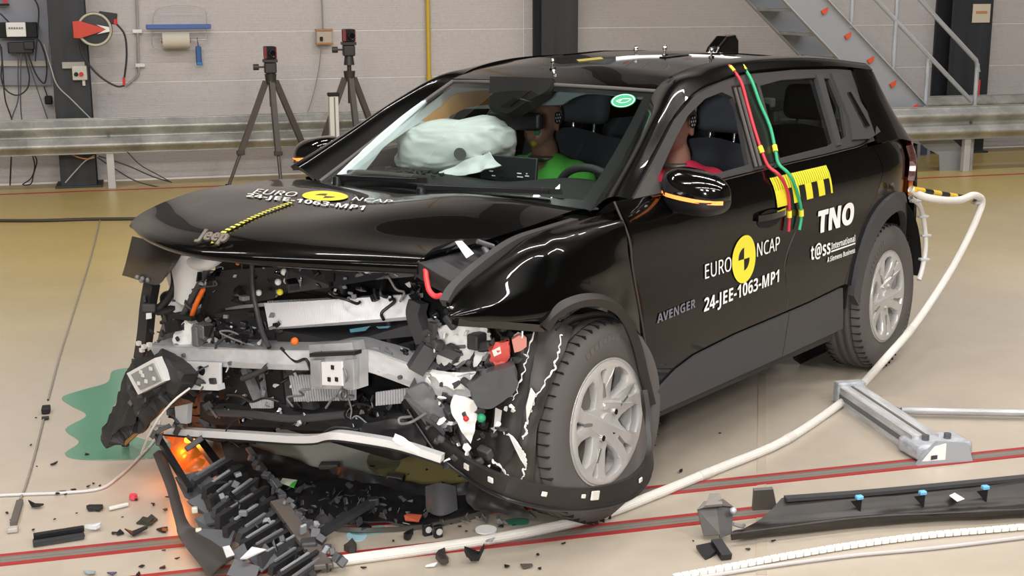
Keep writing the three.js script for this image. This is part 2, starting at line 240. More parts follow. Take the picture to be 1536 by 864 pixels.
lamp('studio_flash', 'square studio flash on the photographer side facing the car', V(-1.0, 1.72, 4.66), V(0.3, 0.5, -0.6), 0.22, 0.3, FLASH_POWER);

// ---------- steel columns ----------
const colMat = M(0x3c3f45, 0.55, 0, { map: scuffTex });
function column(x, w, label) {
  const t = thing('steel_column', label, 'column', V(x, 0, -8.52));
  obj('flange', rbox(w, HH, 0.022, 0.004, 0, HH / 2, 0.16), colMat, t); obj('flange', rbox(w, HH, 0.022, 0.004, 0, HH / 2, -0.16), colMat, t);
  obj('web', box(0.016, HH, 0.3, 0, HH / 2, 0), colMat, t); obj('base_plate', rbox(w + 0.1, 0.02, 0.4, 0.004, 0, 0.01, 0), colMat, t); return t;
}
column(-1.42, 0.32, 'dark grey steel column behind the hose reel at the left'); column(3.28, 0.38, 'dark grey steel column rising behind the car roof'); column(8.0, 0.5, 'dark grey steel column behind the stairs with a paper notice');
{ const t = thing('paper_notice', 'cream paper notice on the column by the stairs', 'notice', wz(1472, 20, -8.335)); obj('sheet', rbox(0.22, 0.2, 0.006, 0.001), M(0xc8bda8, 0.7), t); obj('print', box(0.14, 0.03, 0.002, 0, 0.01, 0.004), M(0xb9805c, 0.7), t); }

// ---------- guard rails ----------
function guardRail(label, x0, x1, y, z, posts) {
  const t = thing('guard_rail', label, 'guard rail', V((x0 + x1) / 2, y, z)), h = 0.16, L = x1 - x0;
  const prof = [[-h, -0.02], [-h + 0.012, -0.04], [-h * 0.72, -0.045], [-h * 0.5, 0.035], [-h * 0.36, 0.04], [-h * 0.13, -0.03], [h * 0.13, -0.03], [h * 0.36, 0.04], [h * 0.5, 0.035], [h * 0.72, -0.045], [h - 0.012, -0.04], [h, -0.02]];
  // a W beam: two rounded ridges with a valley between
  const ridge = []; for (let i = 0; i <= 48; i++) { const v = -h + 2 * h * i / 48; ridge.push([v, 0.04 * Math.cos(v / h * 2 * Math.PI * 1.0 + Math.PI) ]); }
  const pos = [], idx = [], uv = []; ridge.forEach(([v, d], i) => { for (const s of [-1, 1]) { pos.push(s * L / 2, v, d); uv.push(s * L / 2, v); } if (i) { const a = (i - 1) * 2; idx.push(a, a + 1, a + 2, a + 1, a + 3, a + 2); } });
  const g = new THREE.BufferGeometry(); g.setAttribute('position', new THREE.Float32BufferAttribute(pos, 3)); g.setAttribute('uv', new THREE.Float32BufferAttribute(uv, 2)); g.setIndex(idx); g.computeVertexNormals();
  obj('beam', g, mt.galvRail, t);
  for (const e of [-h, h]) obj('beam_edge', rod(V(-L / 2, e, -0.04), V(L / 2, e, -0.04), 0.006), mt.galvRail, t);
  for (const px of posts) { const p = obj('post', rbox(0.07, y + 0.05, 0.06, 0.006, px - (x0 + x1) / 2, (-y + 0.05) / 2, -0.075), M(0xb8b8b6, 0.5, 0.3), t); obj('bolt', cyl(0.012, 0.012, 0.02, px - (x0 + x1) / 2, 0, -0.02, Math.PI / 2), mt.steel, p); }
  return t;
}
mt.galvRail = M(0xd6d6d1, 0.32, 0.22, { map: scuffTex });
guardRail('long galvanised guard rail along the back wall', -3.4, 9.6, 0.495, -8.12, [-3.2, -1.12, 1.3, 3.6, 6.0, 8.9]);
guardRail('galvanised guard rail in front of the stairs at the right', 5.0, 9.2, 0.495, -6.9, [5.2, 7.1, 9.0]);

// ---------- stairs ----------
{
  const t = thing('steel_staircase', 'galvanised open steel staircase with handrails at the back right', 'staircase', V(7.05, 0, -7.1));
  const O = V(7.05, 0, -7.1), a = V(7.17, 0.12, 0), s = V(3.86, 3.0, 0), dir = s.clone().sub(V(6.62, 0.5, 0));
  for (const z of [0, -0.8]) {
    const q = (x, y) => V(x, y, -7.1 + z).sub(O), st = obj('stringer', plate([q(6.24, 0.63), q(6.68, 0.66), q(2.6, 4.36), q(2.16, 4.36)], 0.012), mt.galv, t);
    obj('edge', [bar(q(6.68, 0.66).add(V(0, 0, 0.02)), q(2.6, 4.36).add(V(0, 0, 0.02)), 0.06, 0.01), bar(q(6.24, 0.63).add(V(0, 0, 0.02)), q(2.16, 4.36).add(V(0, 0, 0.02)), 0.06, 0.01)], mt.galv, st);
    obj('stringer_foot', plate([q(6.24, 0.63), q(6.68, 0.66), q(7.0, 0.33), q(7.17, 0.2), q(7.17, 0), q(6.9, 0), q(6.88, 0.16), q(6.72, 0.24)], 0.012), mt.galv, t);
  }
  for (let i = 0; i < 16; i++) {
    const y = 0.42 + i * 0.235, x = 6.93 - (y - 0.3) * 1.1 - 0.02, tr = obj('tread', [rbox(0.27, 0.03, 0.79, 0.004, x - 7.05 - 0.16, y, -0.41)], mt.galv, t);
    obj('tread_nosing', [extr([[0, 0], [0.07, 0.035], [0.062, -0.01], [0.02, -0.035]], 0.02).translate(x - 7.05 + 0.0, y - 0.01, 0.015)], M(0xd1502e, 0.6), tr);
  }
  const rail = mt.galv, z = 0.01, P = (x, y) => V(x - 7.05, y, z);
  obj('handrail', tube([P(3.4, 4.6), P(6.555, 1.682), P(7.2, 1.11), P(7.262, 1.05), P(7.255, 0.98)], 0.024, 40), rail, t);
  obj('middle_rail', rod(P(3.3, 4.14), P(7.2, 0.69), 0.022), rail, t);
  for (const [x, y0, y1] of [[7.24, 0.0, 1.06], [6.68, 0.64, 1.12], [6.3, 1.0, 1.9], [5.82, 1.42, 2.32], [5.3, 1.9, 2.8], [4.7, 2.45, 3.35]]) obj('handrail_post', rod(P(x, y0), P(x, y1), 0.022), rail, t);
  obj('post_sleeve', rod(P(7.275, 0.75), P(7.275, 0.9), 0.012), M(0xb0302c, 0.5), t);
}
{ const p = wz(1381, 219, -8.3); const t = thing('floor_box', 'small grey socket box low beside the right column', 'socket box', V(p.x, p.y, -8.3)); obj('case', rbox(0.18, 0.22, 0.12, 0.01), M(0x8c9098, 0.5), t); obj('cover', rbox(0.1, 0.17, 0.02, 0.005, -0.01, 0, 0.065), M(0x3d4860, 0.4), t); }

// ---------- fittings on the wall ----------
single('yellow_pipe', [rod(V(1.995, 0.75, -8.66), V(2.0, 6, -8.66), 0.022), cyl(0.028, 0.028, 0.05, 1.996, 0.93, -8.66)], M(0xc9a83a, 0.45), 'thin yellow pipe running down the back wall', 'pipe');
{ const t = thing('hose_reel', 'grey hose reel with orange arrow plate on the left column', 'hose reel', wz(142, 44, -8.18));
  obj('drum', put(new THREE.LatheGeometry([[0.001, -0.05], [0.13, -0.05], [0.155, -0.035], [0.155, 0.02], [0.14, 0.035], [0.001, 0.04]].map(([a, b]) => new THREE.Vector2(a, b)), 40), 0, 0, 0, Math.PI / 2), M(0x2c2f35, 0.5), t);
  obj('rim_ring', put(new THREE.TorusGeometry(0.14, 0.012, 10, 48), 0, 0, 0.04), M(0xb9b6a2, 0.5), t);
  obj('arrow_plate', extr([[-0.18, 0.07], [-0.13, 0.075], [0.115, -0.0], [-0.13, -0.075], [-0.18, -0.07]], 0.02, 0.003).translate(0, 0, 0.045), M(0xc9402e, 0.5), t);
  obj('arrow_tip', extr([[0.02, 0.042], [0.13, 0.02], [0.13, -0.02], [0.02, -0.042], [0.1, 0]], 0.012).translate(0, 0, 0.06), mt.white, t);
  obj('bracket', rbox(0.16, 0.1, 0.1, 0.01, 0.12, 0.1, -0.03, 0, 0, -0.15), M(0x2b2b2d, 0.6), t); obj('hose_nozzle', rbox(0.035, 0.05, 0.035, 0.006, 0.185, 0.065, 0.01), mt.red, t); obj('wall_arm', rbox(0.08, 0.2, 0.08, 0.01, -0.05, 0, -0.08), M(0x3a3a3c, 0.5), t);
  const hp = [[175, 36], [186, 50], [190, 80], [186, 122]].map(([a, b]) => wz(a, b, -8.2).sub(t.position)), h2 = [[119, 62], [124, 82], [140, 105], [160, 122], [178, 130], [187, 128]].map(([a, b]) => wz(a, b, -8.2).sub(t.position));
  obj('hose', [tube(hp, 0.009), tube(h2, 0.009)], M(0x2a2a2c, 0.5), t); obj('hose_stop', rbox(0.025, 0.07, 0.025, 0.004, hp[3].clone()), mt.red, t); }
{ const t = thing('wall_conduit', 'thin grey conduit with white clips on the back wall', 'conduit', wz(205, 45, -8.67)); const q = (a, b) => wz(a, b, -8.67).sub(t.position);
  obj('conduit_pipe', [rod(q(202, -120), q(208, 105), 0.012), tube([q(208, 103), q(208, 110), q(203, 117), q(188, 129)], 0.011)], M(0x9d9b9a, 0.5), t);
  for (const b of [47, 98]) obj('clip', rbox(0.09, 0.035, 0.03, 0.006, q(206 + (b - 47) * 0.08, b)), mt.white, t); }
{ const c = wz(268, 45, -8.6), t = thing('towel_dispenser', 'wall frame with blue cutting bar and paper roll', 'dispenser', c); const q = (a, b, z = -8.6) => wz(a, b, z).sub(c);
  obj('cutter_bar', rbox(0.6, 0.045, 0.05, 0.01, q(268, 40)), M(0x4a67a8, 0.5), t); obj('wire_frame', [tube([q(226, 40), q(230, 70), q(236, 72)], 0.005), tube([q(310, 40), q(309, 62), q(284, 60)], 0.005), rod(q(240, 60), q(312, 60), 0.006), tube([q(228, 36), q(236, 14), q(306, 14), q(310, 36)], 0.004)], M(0xb7b7b4, 0.4, 0.5), t);
  const r = thing('paper_roll', 'cream paper towel roll below the blue cutting bar', 'paper roll', wz(264, 61, -8.6)); obj('paper', put(new THREE.CylinderGeometry(0.075, 0.075, 0.25, 32), 0, 0, 0, 0, 0, Math.PI / 2), M(0xcbc4b4, 0.8), r); obj('core', put(new THREE.CylinderGeometry(0.022, 0.022, 0.27, 20), 0, 0, 0, 0, 0, Math.PI / 2), M(0x8f7a5c, 0.8), r);
  const bt = thing('spray_brush', 'blue handled brush hanging beside the paper roll', 'brush', wz(298, 82, -8.6)); obj('handle', rbox(0.055, 0.16, 0.03, 0.012), M(0x27588f, 0.4), bt); obj('hook', rod(V(0, 0.08, 0), V(-0.005, 0.16, 0), 0.006), mt.steel, bt); obj('tip', rbox(0.06, 0.03, 0.034, 0.008, 0.005, -0.085, 0), M(0x2a76b4, 0.4), bt); }
{ const p = wz(486, 55, -8.64), t = thing('wall_socket', 'small tan socket box with a cable on the back wall', 'socket box', p); obj('plate', rbox(0.15, 0.15, 0.05, 0.006), M(0xb5a99a, 0.6), t); for (const y of [0.065, -0.065]) obj('clip', rbox(0.17, 0.02, 0.06, 0.004, 0, y, 0.005), M(0xa87b4e, 0.6), t); obj('switch', rbox(0.03, 0.04, 0.02, 0.004, -0.03, -0.02, 0.03), mt.dark, t); obj('cable', [rod(V(-0.01, 0.07, 0), V(-0.012, 2, 0), 0.008), tube([V(-0.03, -0.07, 0), V(-0.06, -0.3, 0.01), V(-0.14, -0.6, 0.02), V(-0.24, -0.85, 0.05)], 0.005)], M(0x8f8d8c, 0.5), t); }
{ const t = thing('button_box', 'pale switch box with red button on the left column', 'switch box', wz(116, 106, -8.33)); obj('holder', rbox(0.2, 0.06, 0.03, 0.006, -0.03, 0.05, 0), M(0xaaa79f, 0.6), t); obj('case', rbox(0.13, 0.13, 0.06, 0.01, 0.02, -0.02, 0.02), M(0xc6c2b8, 0.5), t); obj('red_button', cyl(0.018, 0.02, 0.03, 0.035, -0.03, 0.06, Math.PI / 2), mt.red, t); obj('key_switch', cyl(0.018, 0.02, 0.02, -0.01, -0.03, 0.055, Math.PI / 2), mt.dark, t); obj('gland', cyl(0.014, 0.014, 0.05, 0.05, -0.11, 0.02), mt.offwhite, t); }
{ const t = thing('panel_board', 'grey blue board on the wall at the left edge', 'board', wz(20, 60, -8.66)); const q = (a, b) => wz(a, b, -8.66).sub(t.position); obj('board_upper', plate([q(-60, -60), q(70, -60), q(74, 92), q(-60, 92)], 0.02), M(0x8b8e98, 0.6), t); obj('board_lower', plate([q(-60, 98), q(76, 98), q(77, 128), q(-60, 128)], 0.02), M(0x8b8e98, 0.6), t); obj('trunking', plate([q(-60, 91), q(72, 91), q(72, 99), q(-60, 99)], 0.045).translate(0, 0, 0.03), M(0xb4aea4, 0.6), t); }
{ const t = thing('connection_box', 'black connection box with white terminals and hanging cables', 'electrical box', wz(27, 45, -8.58)); obj('case', rbox(0.34, 0.14, 0.1, 0.01), mt.dark, t); const tb = obj('terminal_block', rbox(0.17, 0.13, 0.06, 0.008, -0.01, 0.005, 0.06), mt.white, t); for (let i = 0; i < 6; i++) obj('terminal', cyl(0.008, 0.008, 0.02, -0.065 + i * 0.022, 0.02, 0.09, Math.PI / 2), mt.grey, tb); obj('lower_case', rbox(0.22, 0.1, 0.09, 0.01, 0.01, -0.16, 0), mt.plastic3, t); obj('plug', rbox(0.09, 0.07, 0.12, 0.008, 0.09, -0.14, 0.03), mt.plastic3, t); }
{ const t = thing('red_hook', 'red hook bracket at the top left corner', 'hook', wz(8, 2, -8.6)); obj('arm', bar(V(-0.02, 0.2, 0), V(0.0, -0.02, 0), 0.03, 0.03), mt.red, t); obj('foot', rbox(0.1, 0.02, 0.06, 0.005, -0.02, -0.03, 0), mt.dark, t); }
const cableMat = M(0x55565a, 0.55), cableDark = M(0x2a2b2e, 0.55), cablePale = M(0xa8a6a2, 0.5);
const wallCable = (name, label, pts, m, r = 0.007, z = -8.55) => single(name, tube(pts.map(([a, b, q]) => wz(a, b, q ?? z)), r, pts.length * 10, 7), m, label, 'cable');
wallCable('hanging_cable', 'dark cable looping below the connection box in a wide bow', [[0, 66], [3, 90], [2, 118], [10, 136], [26, 143], [40, 134], [44, 118], [40, 95], [34, 66]], cableDark);
wallCable('hanging_cable', 'dark cable from the connection box down to the guard rail', [[2, 70], [4, 100], [8, 150], [18, 182], [17, 230], [15, 278]], cableDark);
wallCable('hanging_cable', 'grey cable hanging straight below the plug to the rail', [[28, 66], [27, 110], [27, 150], [18, 178], [18, 200]], cableMat, 0.006);
wallCable('hanging_cable', 'grey cable hanging right beside the straight one', [[32, 66], [31, 120], [31, 160], [33, 182]], cableMat, 0.006);
wallCable('hanging_cable', 'thin grey cable slanting right from the plug to the rail', [[35, 66], [45, 100], [58, 140], [72, 180]], cableMat, 0.005);
wallCable('hanging_cable', 'black cable curving from plug to a hook by the column', [[40, 68], [46, 92], [58, 118], [66, 125], [70, 110], [69, 90], [64, 72], [58, 60], [50, 55]], cableDark);
wallCable('hanging_cable', 'dark cable dropping from the top beside the column', [[46, -10], [57, 10], [57, 40], [54, 75], [53, 92]], cableDark);
wallCable('hanging_cable', 'pale thin cable crossing the column down to the rail', [[66, 66, -8.5], [76, 100, -8.3], [86, 128, -8.25], [108, 150, -8.2], [136, 178, -8.2]], cablePale, 0.006);
wallCable('hanging_cable', 'diagonal black cable from the left edge to the terminals', [[0, 20], [12, 32], [24, 48]], cableDark);
single('wall_plug', [rbox(0.07, 0.08, 0.06, 0.015, wz(73, 150, -8.6)), rod(wz(66, 130, -8.6), wz(73, 150, -8.6), 0.005)], mt.dark, 'black plug hanging beside the left column', 'plug');
wallCable('low_cable', 'tangled dark cables under the rail at the left edge', [[48, 230], [52, 250], [46, 268], [34, 277], [46, 276], [50, 262], [55, 240], [48, 228]], cableDark, 0.006, -8.5);
wallCable('low_cable', 'orange cable under the rail by the left column', [[100, 228], [118, 236], [132, 238], [142, 233]], M(0xc98a3c, 0.5), 0.007, -8.25);
wallCable('low_cable', 'pale cable fan from the rail down to the column base', [[142, 236], [130, 240], [112, 258], [98, 274]], cablePale, 0.006, -8.25);
wallCable('low_cable', 'dark cable slanting from the post down to the floor', [[146, 236], [170, 252], [205, 272], [250, 283]], cableDark, 0.006, -8.2);
wallCable('low_cable', 'thin dark cable running right from the post to the floor', [[148, 234], [190, 248], [232, 266], [256, 273]], cableDark, 0.006, -8.2);
wallCable('low_cable', 'thin cable falling from the rail right of the white post', [[191, 228], [210, 247], [240, 264], [258, 274]], cableDark, 0.005, -8.15);

// ---------- tripods with cameras ----------
const tripodMat = M(0x3a3634, 0.45, 0.2), tripodLeg = M(0x5b5552, 0.4, 0.3);
function tripod(label, camLabel, hub, feet, headY) {
  const t = thing('tripod', label, 'tripod', V(hub.x, 0, hub.z)); const L = (p) => p.clone().sub(t.position);
  for (const f of feet) {
    const a = L(hub).add(V((f.x - hub.x) * 0.1, -0.02, (f.z - hub.z) * 0.1)), b = L(f), m = a.clone().lerp(b, 0.66), leg = obj('leg', [bar(a, m, 0.05, 0.04, V(0.3, 0.2, 1)), rod(m, b, 0.016)], tripodLeg, t);
    obj('leg_clamp', rbox(0.075, 0.04, 0.06, 0.008, m), tripodMat, leg); obj('rubber_foot', rbox(0.04, 0.05, 0.04, 0.01, b.clone().add(V(0, 0.025, 0))), mt.dark, leg);
  }
  obj('spider', cyl(0.055, 0.045, 0.09, L(hub)), tripodMat, t); obj('centre_column', rod(V(0, hub.y - 0.25, 0), V(0, hub.y + 0.12, 0), 0.02), tripodMat, t);
  const hd = obj('pan_head', [rbox(0.11, 0.1, 0.1, 0.015, 0, headY - 0.15, 0), cyl(0.04, 0.05, 0.08, 0, headY - 0.24, 0), rbox(0.13, 0.03, 0.12, 0.006, 0, headY - 0.085, 0)], tripodMat, t);
  obj('pan_knob', [cyl(0.028, 0.028, 0.05, -0.13, headY - 0.14, 0.02, 0, 0, Math.PI / 2), rod(V(-0.05, headY - 0.14, 0.02), V(-0.11, headY - 0.14, 0.02), 0.008)], tripodMat, hd);
  const c = thing('high_speed_camera', camLabel, 'camera', V(hub.x, headY - 0.012, hub.z), 0.15); c.scale.setScalar(0.82);
  obj('body', rbox(0.11, 0.14, 0.16, 0.012), mt.dark, c); for (const s of [-1, 1]) obj('side_plate', rbox(0.012, 0.13, 0.1, 0.005, s * 0.056, 0.0, 0.03), M(0x9c2531, 0.4), c); const l = obj('lens', cyl(0.038, 0.04, 0.07, 0, 0, 0.11, Math.PI / 2), mt.plastic3, c); obj('front_glass', cyl(0.03, 0.03, 0.004, 0, 0, 0.147, Math.PI / 2), M(0x11131a, 0.05), l); obj('status_lamp', ball(0.01, 0.02, -0.035, 0.09, 8), mt.white, c);
}
tripod('tripod at the left with dark legs spread before the rail', 'red and black camera on the left tripod', V(0.349, 1.0, -7.85), [V(-0.09, 0, -7.83), V(0.385, 0, -7.62), V(0.78, 0, -8.02)], 1.25);
tripod('second tripod standing close behind the car mirror', 'red and black camera on the tripod behind the mirror', V(1.06, 1.02, -7.75), [V(0.62, 0, -7.7), V(1.12, 0, -7.5), V(1.47, 0, -7.9)], 1.4);
{ const t = thing('aluminium_post', 'short white aluminium post with black cap by the mirror', 'post', V(0.87, 0, -7.5)); obj('profile', rbox(0.085, 0.86, 0.085, 0.01, 0, 0.43, 0), mt.offwhite, t); obj('groove', box(0.012, 0.84, 0.002, 0.005, 0.43, 0.0435), mt.grey, t); obj('cap', rbox(0.1, 0.03, 0.1, 0.008, 0, 0.872, 0), mt.dark, t); obj('bracket', rbox(0.14, 0.14, 0.12, 0.01, -0.09, 0.33, 0.03), M(0x4a4744, 0.5), t); }
// ---------- the car: own axes, x forward from the front axle, y up, z to its right ----------
const car = thing('car', 'black crash-tested compact suv with smashed front end and marked doors', 'car', V(0, 0, 0), CAR_TURN);
const lerpT = (T, x) => { if (x <= T[0][0]) return T[0][1]; for (let i = 1; i < T.length; i++) if (x <= T[i][0]) { const [a, b] = T[i - 1], [c, d] = T[i]; return b + (d - b) * (x - a) / (c - a); } return T[T.length - 1][1]; };
const smoothT = (T, x) => { let s = 0, w = 0; for (let k = -3; k <= 3; k++) { const q = 4 - Math.abs(k); s += q * lerpT(T, x + k * 0.012); w += q; } return s / w; };
const WT = [[0.15, 0.84], [0.31, 0.866], [0.5, 0.874], [0.66, 0.874], [0.8, 0.868], [0.93, 0.874], [1.0, 0.868], [1.05, 0.848], [1.085, 0.818], [1.2, 0.752], [1.3, 0.695], [1.4, 0.64], [1.46, 0.605]];
const halfW = (x, y) => smoothT(WT, y) - (x < -2.45 ? 0.20 * ((-2.45 - x) / 0.65) ** 2 : 0) - (x > -0.6 ? 0.03 * (x + 0.6) ** 2 : 0);
const leftSide = (x, y) => V(x, y, -halfW(x, y)), rightSide = (x, y) => V(x, y, halfW(x, y));
const sidePanel = (name, poly, m, o = {}, parent = car, label) => obj(name, patch(poly, leftSide, { th: 0.012, cell: 0.05, flip: true, ...o }), m, parent, label);
const arcPts = (x, y, r, a0, a1, n, ry = r) => Array.from({ length: n + 1 }, (_, i) => { const a = (a0 + (a1 - a0) * i / n) * Math.PI / 180; return [x + r * Math.cos(a), y + ry * Math.sin(a)]; });
// doors
const frontEdge = [[-0.30, 1.075], [-0.325, 0.95], [-0.35, 0.85], [-0.42, 0.61], [-0.475, 0.42]];
const seam = [[-1.46, 1.075], [-1.585, 0.92], [-1.60, 0.86], [-1.50, 0.75], [-1.455, 0.66], [-1.50, 0.55], [-1.50, 0.485]];
const off = (a, d) => a.map(([x, y]) => [x + d, y]);
const doorF = sidePanel('front_door', [...frontEdge.map(([x, y]) => [x - 0.006, y]), [-0.51, 0.39], [-0.63, 0.44], [-0.76, 0.465], [-1.06, 0.48], ...off(seam, 0.004).reverse()], mt.paint);
sidePanel('lower_cladding', [[-0.50, 0.385], [-0.63, 0.434], [-0.76, 0.459], [-1.06, 0.474], [-1.49, 0.478], [-1.46, 0.30], [-0.48, 0.305]], mt.plastic2, { lift: 0.012 }, doorF);
const rearArchEdge = [[-2.04, 0.50], [-2.10, 0.6], [-2.22, 0.76], [-2.34, 0.855]];
const doorR = sidePanel('rear_door', [...off(seam, -0.004), [-1.7, 0.487], [-2.0, 0.5], ...rearArchEdge, [-2.4, 0.96], [-2.36, 1.075]], mt.paint);
sidePanel('lower_cladding', [[-1.498, 0.478], [-1.7, 0.48], [-2.0, 0.492], [-2.045, 0.30], [-1.468, 0.30]], mt.plastic2, { lift: 0.012 }, doorR);
const arch = [...arcPts(-2.56, 0.40, 0.43, 190, 10, 16, 0.44)];
sidePanel('rear_quarter_panel', [[-2.045, 0.5], [-2.10, 0.6], [-2.222, 0.76], [-2.344, 0.857], [-2.405, 0.96], [-2.366, 1.075], [-2.66, 1.075], [-2.9, 1.06], [-3.06, 0.98], [-3.08, 0.8], [-3.06, 0.5], ...arch], mt.paint);
sidePanel('wheel_arch_trim', [...arcPts(-2.56, 0.40, 0.455, 192, 5, 22, 0.445), ...arcPts(-2.56, 0.38, 0.385, 0, 193, 22, 0.375)], mt.plastic2, { lift: 0.02, th: 0.03 });
obj('wheel_house_back', put(new THREE.CircleGeometry(0.44, 32), -2.56, 0.40, -0.52), mt.dark, car);
obj('wheel_house', put(new THREE.CylinderGeometry(0.445, 0.445, 0.34, 32, 1, true, Math.PI / 2, Math.PI), -2.56, 0.37, -0.68, Math.PI / 2, 0, 0), mt.dark, car);
sidePanel('sill', [[-0.47, 0.31], [-2.05, 0.305], [-2.03, 0.235], [-0.52, 0.25]], mt.plastic, { lift: -0.03, th: 0.05 });
sidePanel('rear_bumper_side', [[-2.94, 0.5], [-3.06, 0.5], [-3.07, 0.72], [-2.97, 0.72]], mt.plastic, { lift: 0.004 });
// right side, seen only through the glass and past the wheel
obj('right_body_side', patch([[-0.5, 1.0], [-0.45, 0.3], [-2.14, 0.3], ...arcPts(-2.56, 0.38, 0.42, 190, -10, 14), [-3.06, 0.4], [-3.06, 1.0], [-2.7, 1.08]], rightSide, { th: 0.012, cell: 0.12 }), mt.paint, car);
// upper side: frame between the windshield edge and the window trim, then the roof rail
const rowA = [[-0.40, 1.0, 0.675], [-0.65, 1.14, 0.63], [-0.86, 1.265, 0.58], [-1.05, 1.375, 0.522], [-1.2, 1.43, 0.525], [-1.5, 1.462, 0.535], [-1.9, 1.464, 0.54], [-2.3, 1.447, 0.54], [-2.78, 1.405, 0.53]];
const rowC = [[-0.38, 1.06, 0.822], [-0.64, 1.185, 0.755], [-0.86, 1.295, 0.698], [-1.08, 1.372, 0.655], [-1.3, 1.405, 0.635], [-1.55, 1.425, 0.622], [-1.95, 1.425, 0.622], [-2.35, 1.41, 0.628], [-2.76, 1.372, 0.63]];
const rowB = rowA.map((a, i) => { const c = rowC[i]; return [(a[0] + c[0]) / 2 + (i < 4 ? 0.012 : 0), (a[1] + c[1]) / 2 + (i < 4 ? 0.028 : 0.010), (a[2] + c[2]) / 2 + 0.012]; });
const vs = (r, s) => r.map(([x, y, z]) => V(x, y, s * z));
for (const s of [-1, 1]) obj('roof_rail', sheet([vs(rowA, s), vs(rowB, s), vs(rowC, s)], 60, 8, 0.02), mt.paint, car);
// greenhouse trim with real openings
const gh = (x, y) => V(x, y, -(0.818 - 0.55 * (y - 1.08))), ghR = (x, y) => V(x, y, 0.818 - 0.55 * (y - 1.08));
const trimTop = rowC.map(([x, y]) => [x, y - 0.002]);
const winF = [[-0.58, 1.105], [-0.82, 1.232], [-0.97, 1.302], [-1.14, 1.352], [-1.28, 1.368], [-1.345, 1.345], [-1.35, 1.305], [-1.245, 1.10], [-0.9, 1.09]];
const winR = [[-1.60, 1.375], [-1.8, 1.388], [-2.12, 1.382], [-2.02, 1.118], [-1.97, 1.108], [-1.50, 1.10]];
const winQ = [[-2.19, 1.375], [-2.25, 1.372], [-2.24, 1.25], [-2.16, 1.13], [-2.075, 1.118]];
const trimPoly = [...trimTop.slice(0, 8), [-2.52, 1.395], [-2.45, 1.25], [-2.42, 1.09], [-2.1, 1.078], [-1.3, 1.068], [-0.6, 1.06]];
const frame = obj('window_frame', patch(trimPoly, gh, { holes: [winF, winR, winQ], cell: 0.07, th: 0.02, flip: true, lift: 0.004 }), mt.trim, car);
obj('window_frame', patch(trimPoly, ghR, { holes: [winF, winR, winQ], cell: 0.1, th: 0.02 }), mt.trim, car);
obj('b_pillar_cover', patch([[-1.37, 1.385], [-1.57, 1.385], [-1.46, 1.09], [-1.265, 1.088]], gh, { th: 0.008, cell: 0.08, flip: true, lift: 0.009 }), M(0x1c1a18, 0.3), car);
for (const k of [0, 0.035]) obj('pillar_seal', patch([[-1.37 - k, 1.375], [-1.382 - k, 1.375], [-1.282 - k, 1.085], [-1.268 - k, 1.085]], gh, { th: 0.006, cell: 0.08, flip: true, lift: 0.016 }), mt.rubber, car);
obj('rear_side_window', patch(winR, gh, { th: 0, cell: 0.1, flip: true, lift: -0.008 }), mt.tint, car);
obj('quarter_window', patch(winQ, gh, { th: 0, cell: 0.1, flip: true, lift: -0.008 }), mt.tint, car);
obj('rear_side_window', patch(winR, ghR, { th: 0, cell: 0.1, lift: -0.008 }), mt.tint, car);
obj('front_side_window', patch(winF, ghR, { th: 0, cell: 0.1, lift: -0.008 }), mt.glass, car);
obj('quarter_trim', patch([[-2.27, 1.39], [-2.37, 1.385], [-2.50, 1.12], [-2.36, 1.10], [-2.19, 1.11], [-2.25, 1.2]], gh, { th: 0.01, cell: 0.08, flip: true, lift: 0.014 }), mt.plastic2, car);
obj('window_divider', patch([[-2.125, 1.392], [-2.185, 1.39], [-2.07, 1.10], [-2.02, 1.10]], gh, { th: 0.012, cell: 0.08, flip: true, lift: 0.012 }), mt.plastic2, car);
// rear pillars, tailgate
const dp = (s) => [vs([[-2.42, 1.075, 0.818], [-2.45, 1.2, 0.755], [-2.48, 1.3, 0.70], [-2.50, 1.397, 0.645]], s), vs([[-2.7, 1.07, 0.80], [-2.66, 1.2, 0.745], [-2.66, 1.3, 0.69], [-2.68, 1.385, 0.64]], s), vs([[-3.02, 1.02, 0.745], [-2.86, 1.16, 0.715], [-2.79, 1.28, 0.67], [-2.77, 1.37, 0.625]], s), vs([[-3.08, 1.0, 0.62], [-2.96, 1.16, 0.6], [-2.86, 1.28, 0.57], [-2.80, 1.375, 0.53]], s)];
for (const s of [-1, 1]) obj('rear_pillar', sheet(dp(s), 16, 24, 0.015), mt.paint, car);
obj('tailgate', sheet([0.35, 0.7, 0.98, 1.02].map((y) => [-0.78, -0.6, -0.3, 0, 0.3, 0.6, 0.78].map((z) => V(-3.13 + 0.08 * (z / 0.78) ** 4 + (y < 0.8 ? -0.02 : 0.02), y, z))), 24, 10, 0.02), mt.paint, car);
obj('rear_window', sheet([[1.02, -3.06], [1.2, -2.95], [1.37, -2.83]].map(([y, x]) => [-0.6, 0, 0.6].map((z) => V(x - 0.04 * (1 - (z / 0.6) ** 2), y, z * (1.28 - 0.28 * y)))), 12, 8, 0), mt.tint, car);
const tl = obj('tail_lamp', sheet([[1.03, -3.03], [0.95, -3.09], [0.86, -3.08]].map(([y, x]) => [V(x + 0.2, y, -0.80), V(x + 0.11, y, -0.765), V(x + 0.05, y, -0.70), V(x + 0.02, y, -0.6)]), 14, 8, 0.03), MP(0x4a0f0a, 0.15, { clearcoat: 1 }), car);
obj('amber_lens', sheet([[0.86, -3.08], [0.78, -3.08]].map(([y, x]) => [V(x + 0.16, y, -0.79), V(x + 0.1, y, -0.76), V(x + 0.05, y, -0.7)]), 8, 4, 0.02), MP(0xc9681e, 0.2), tl);
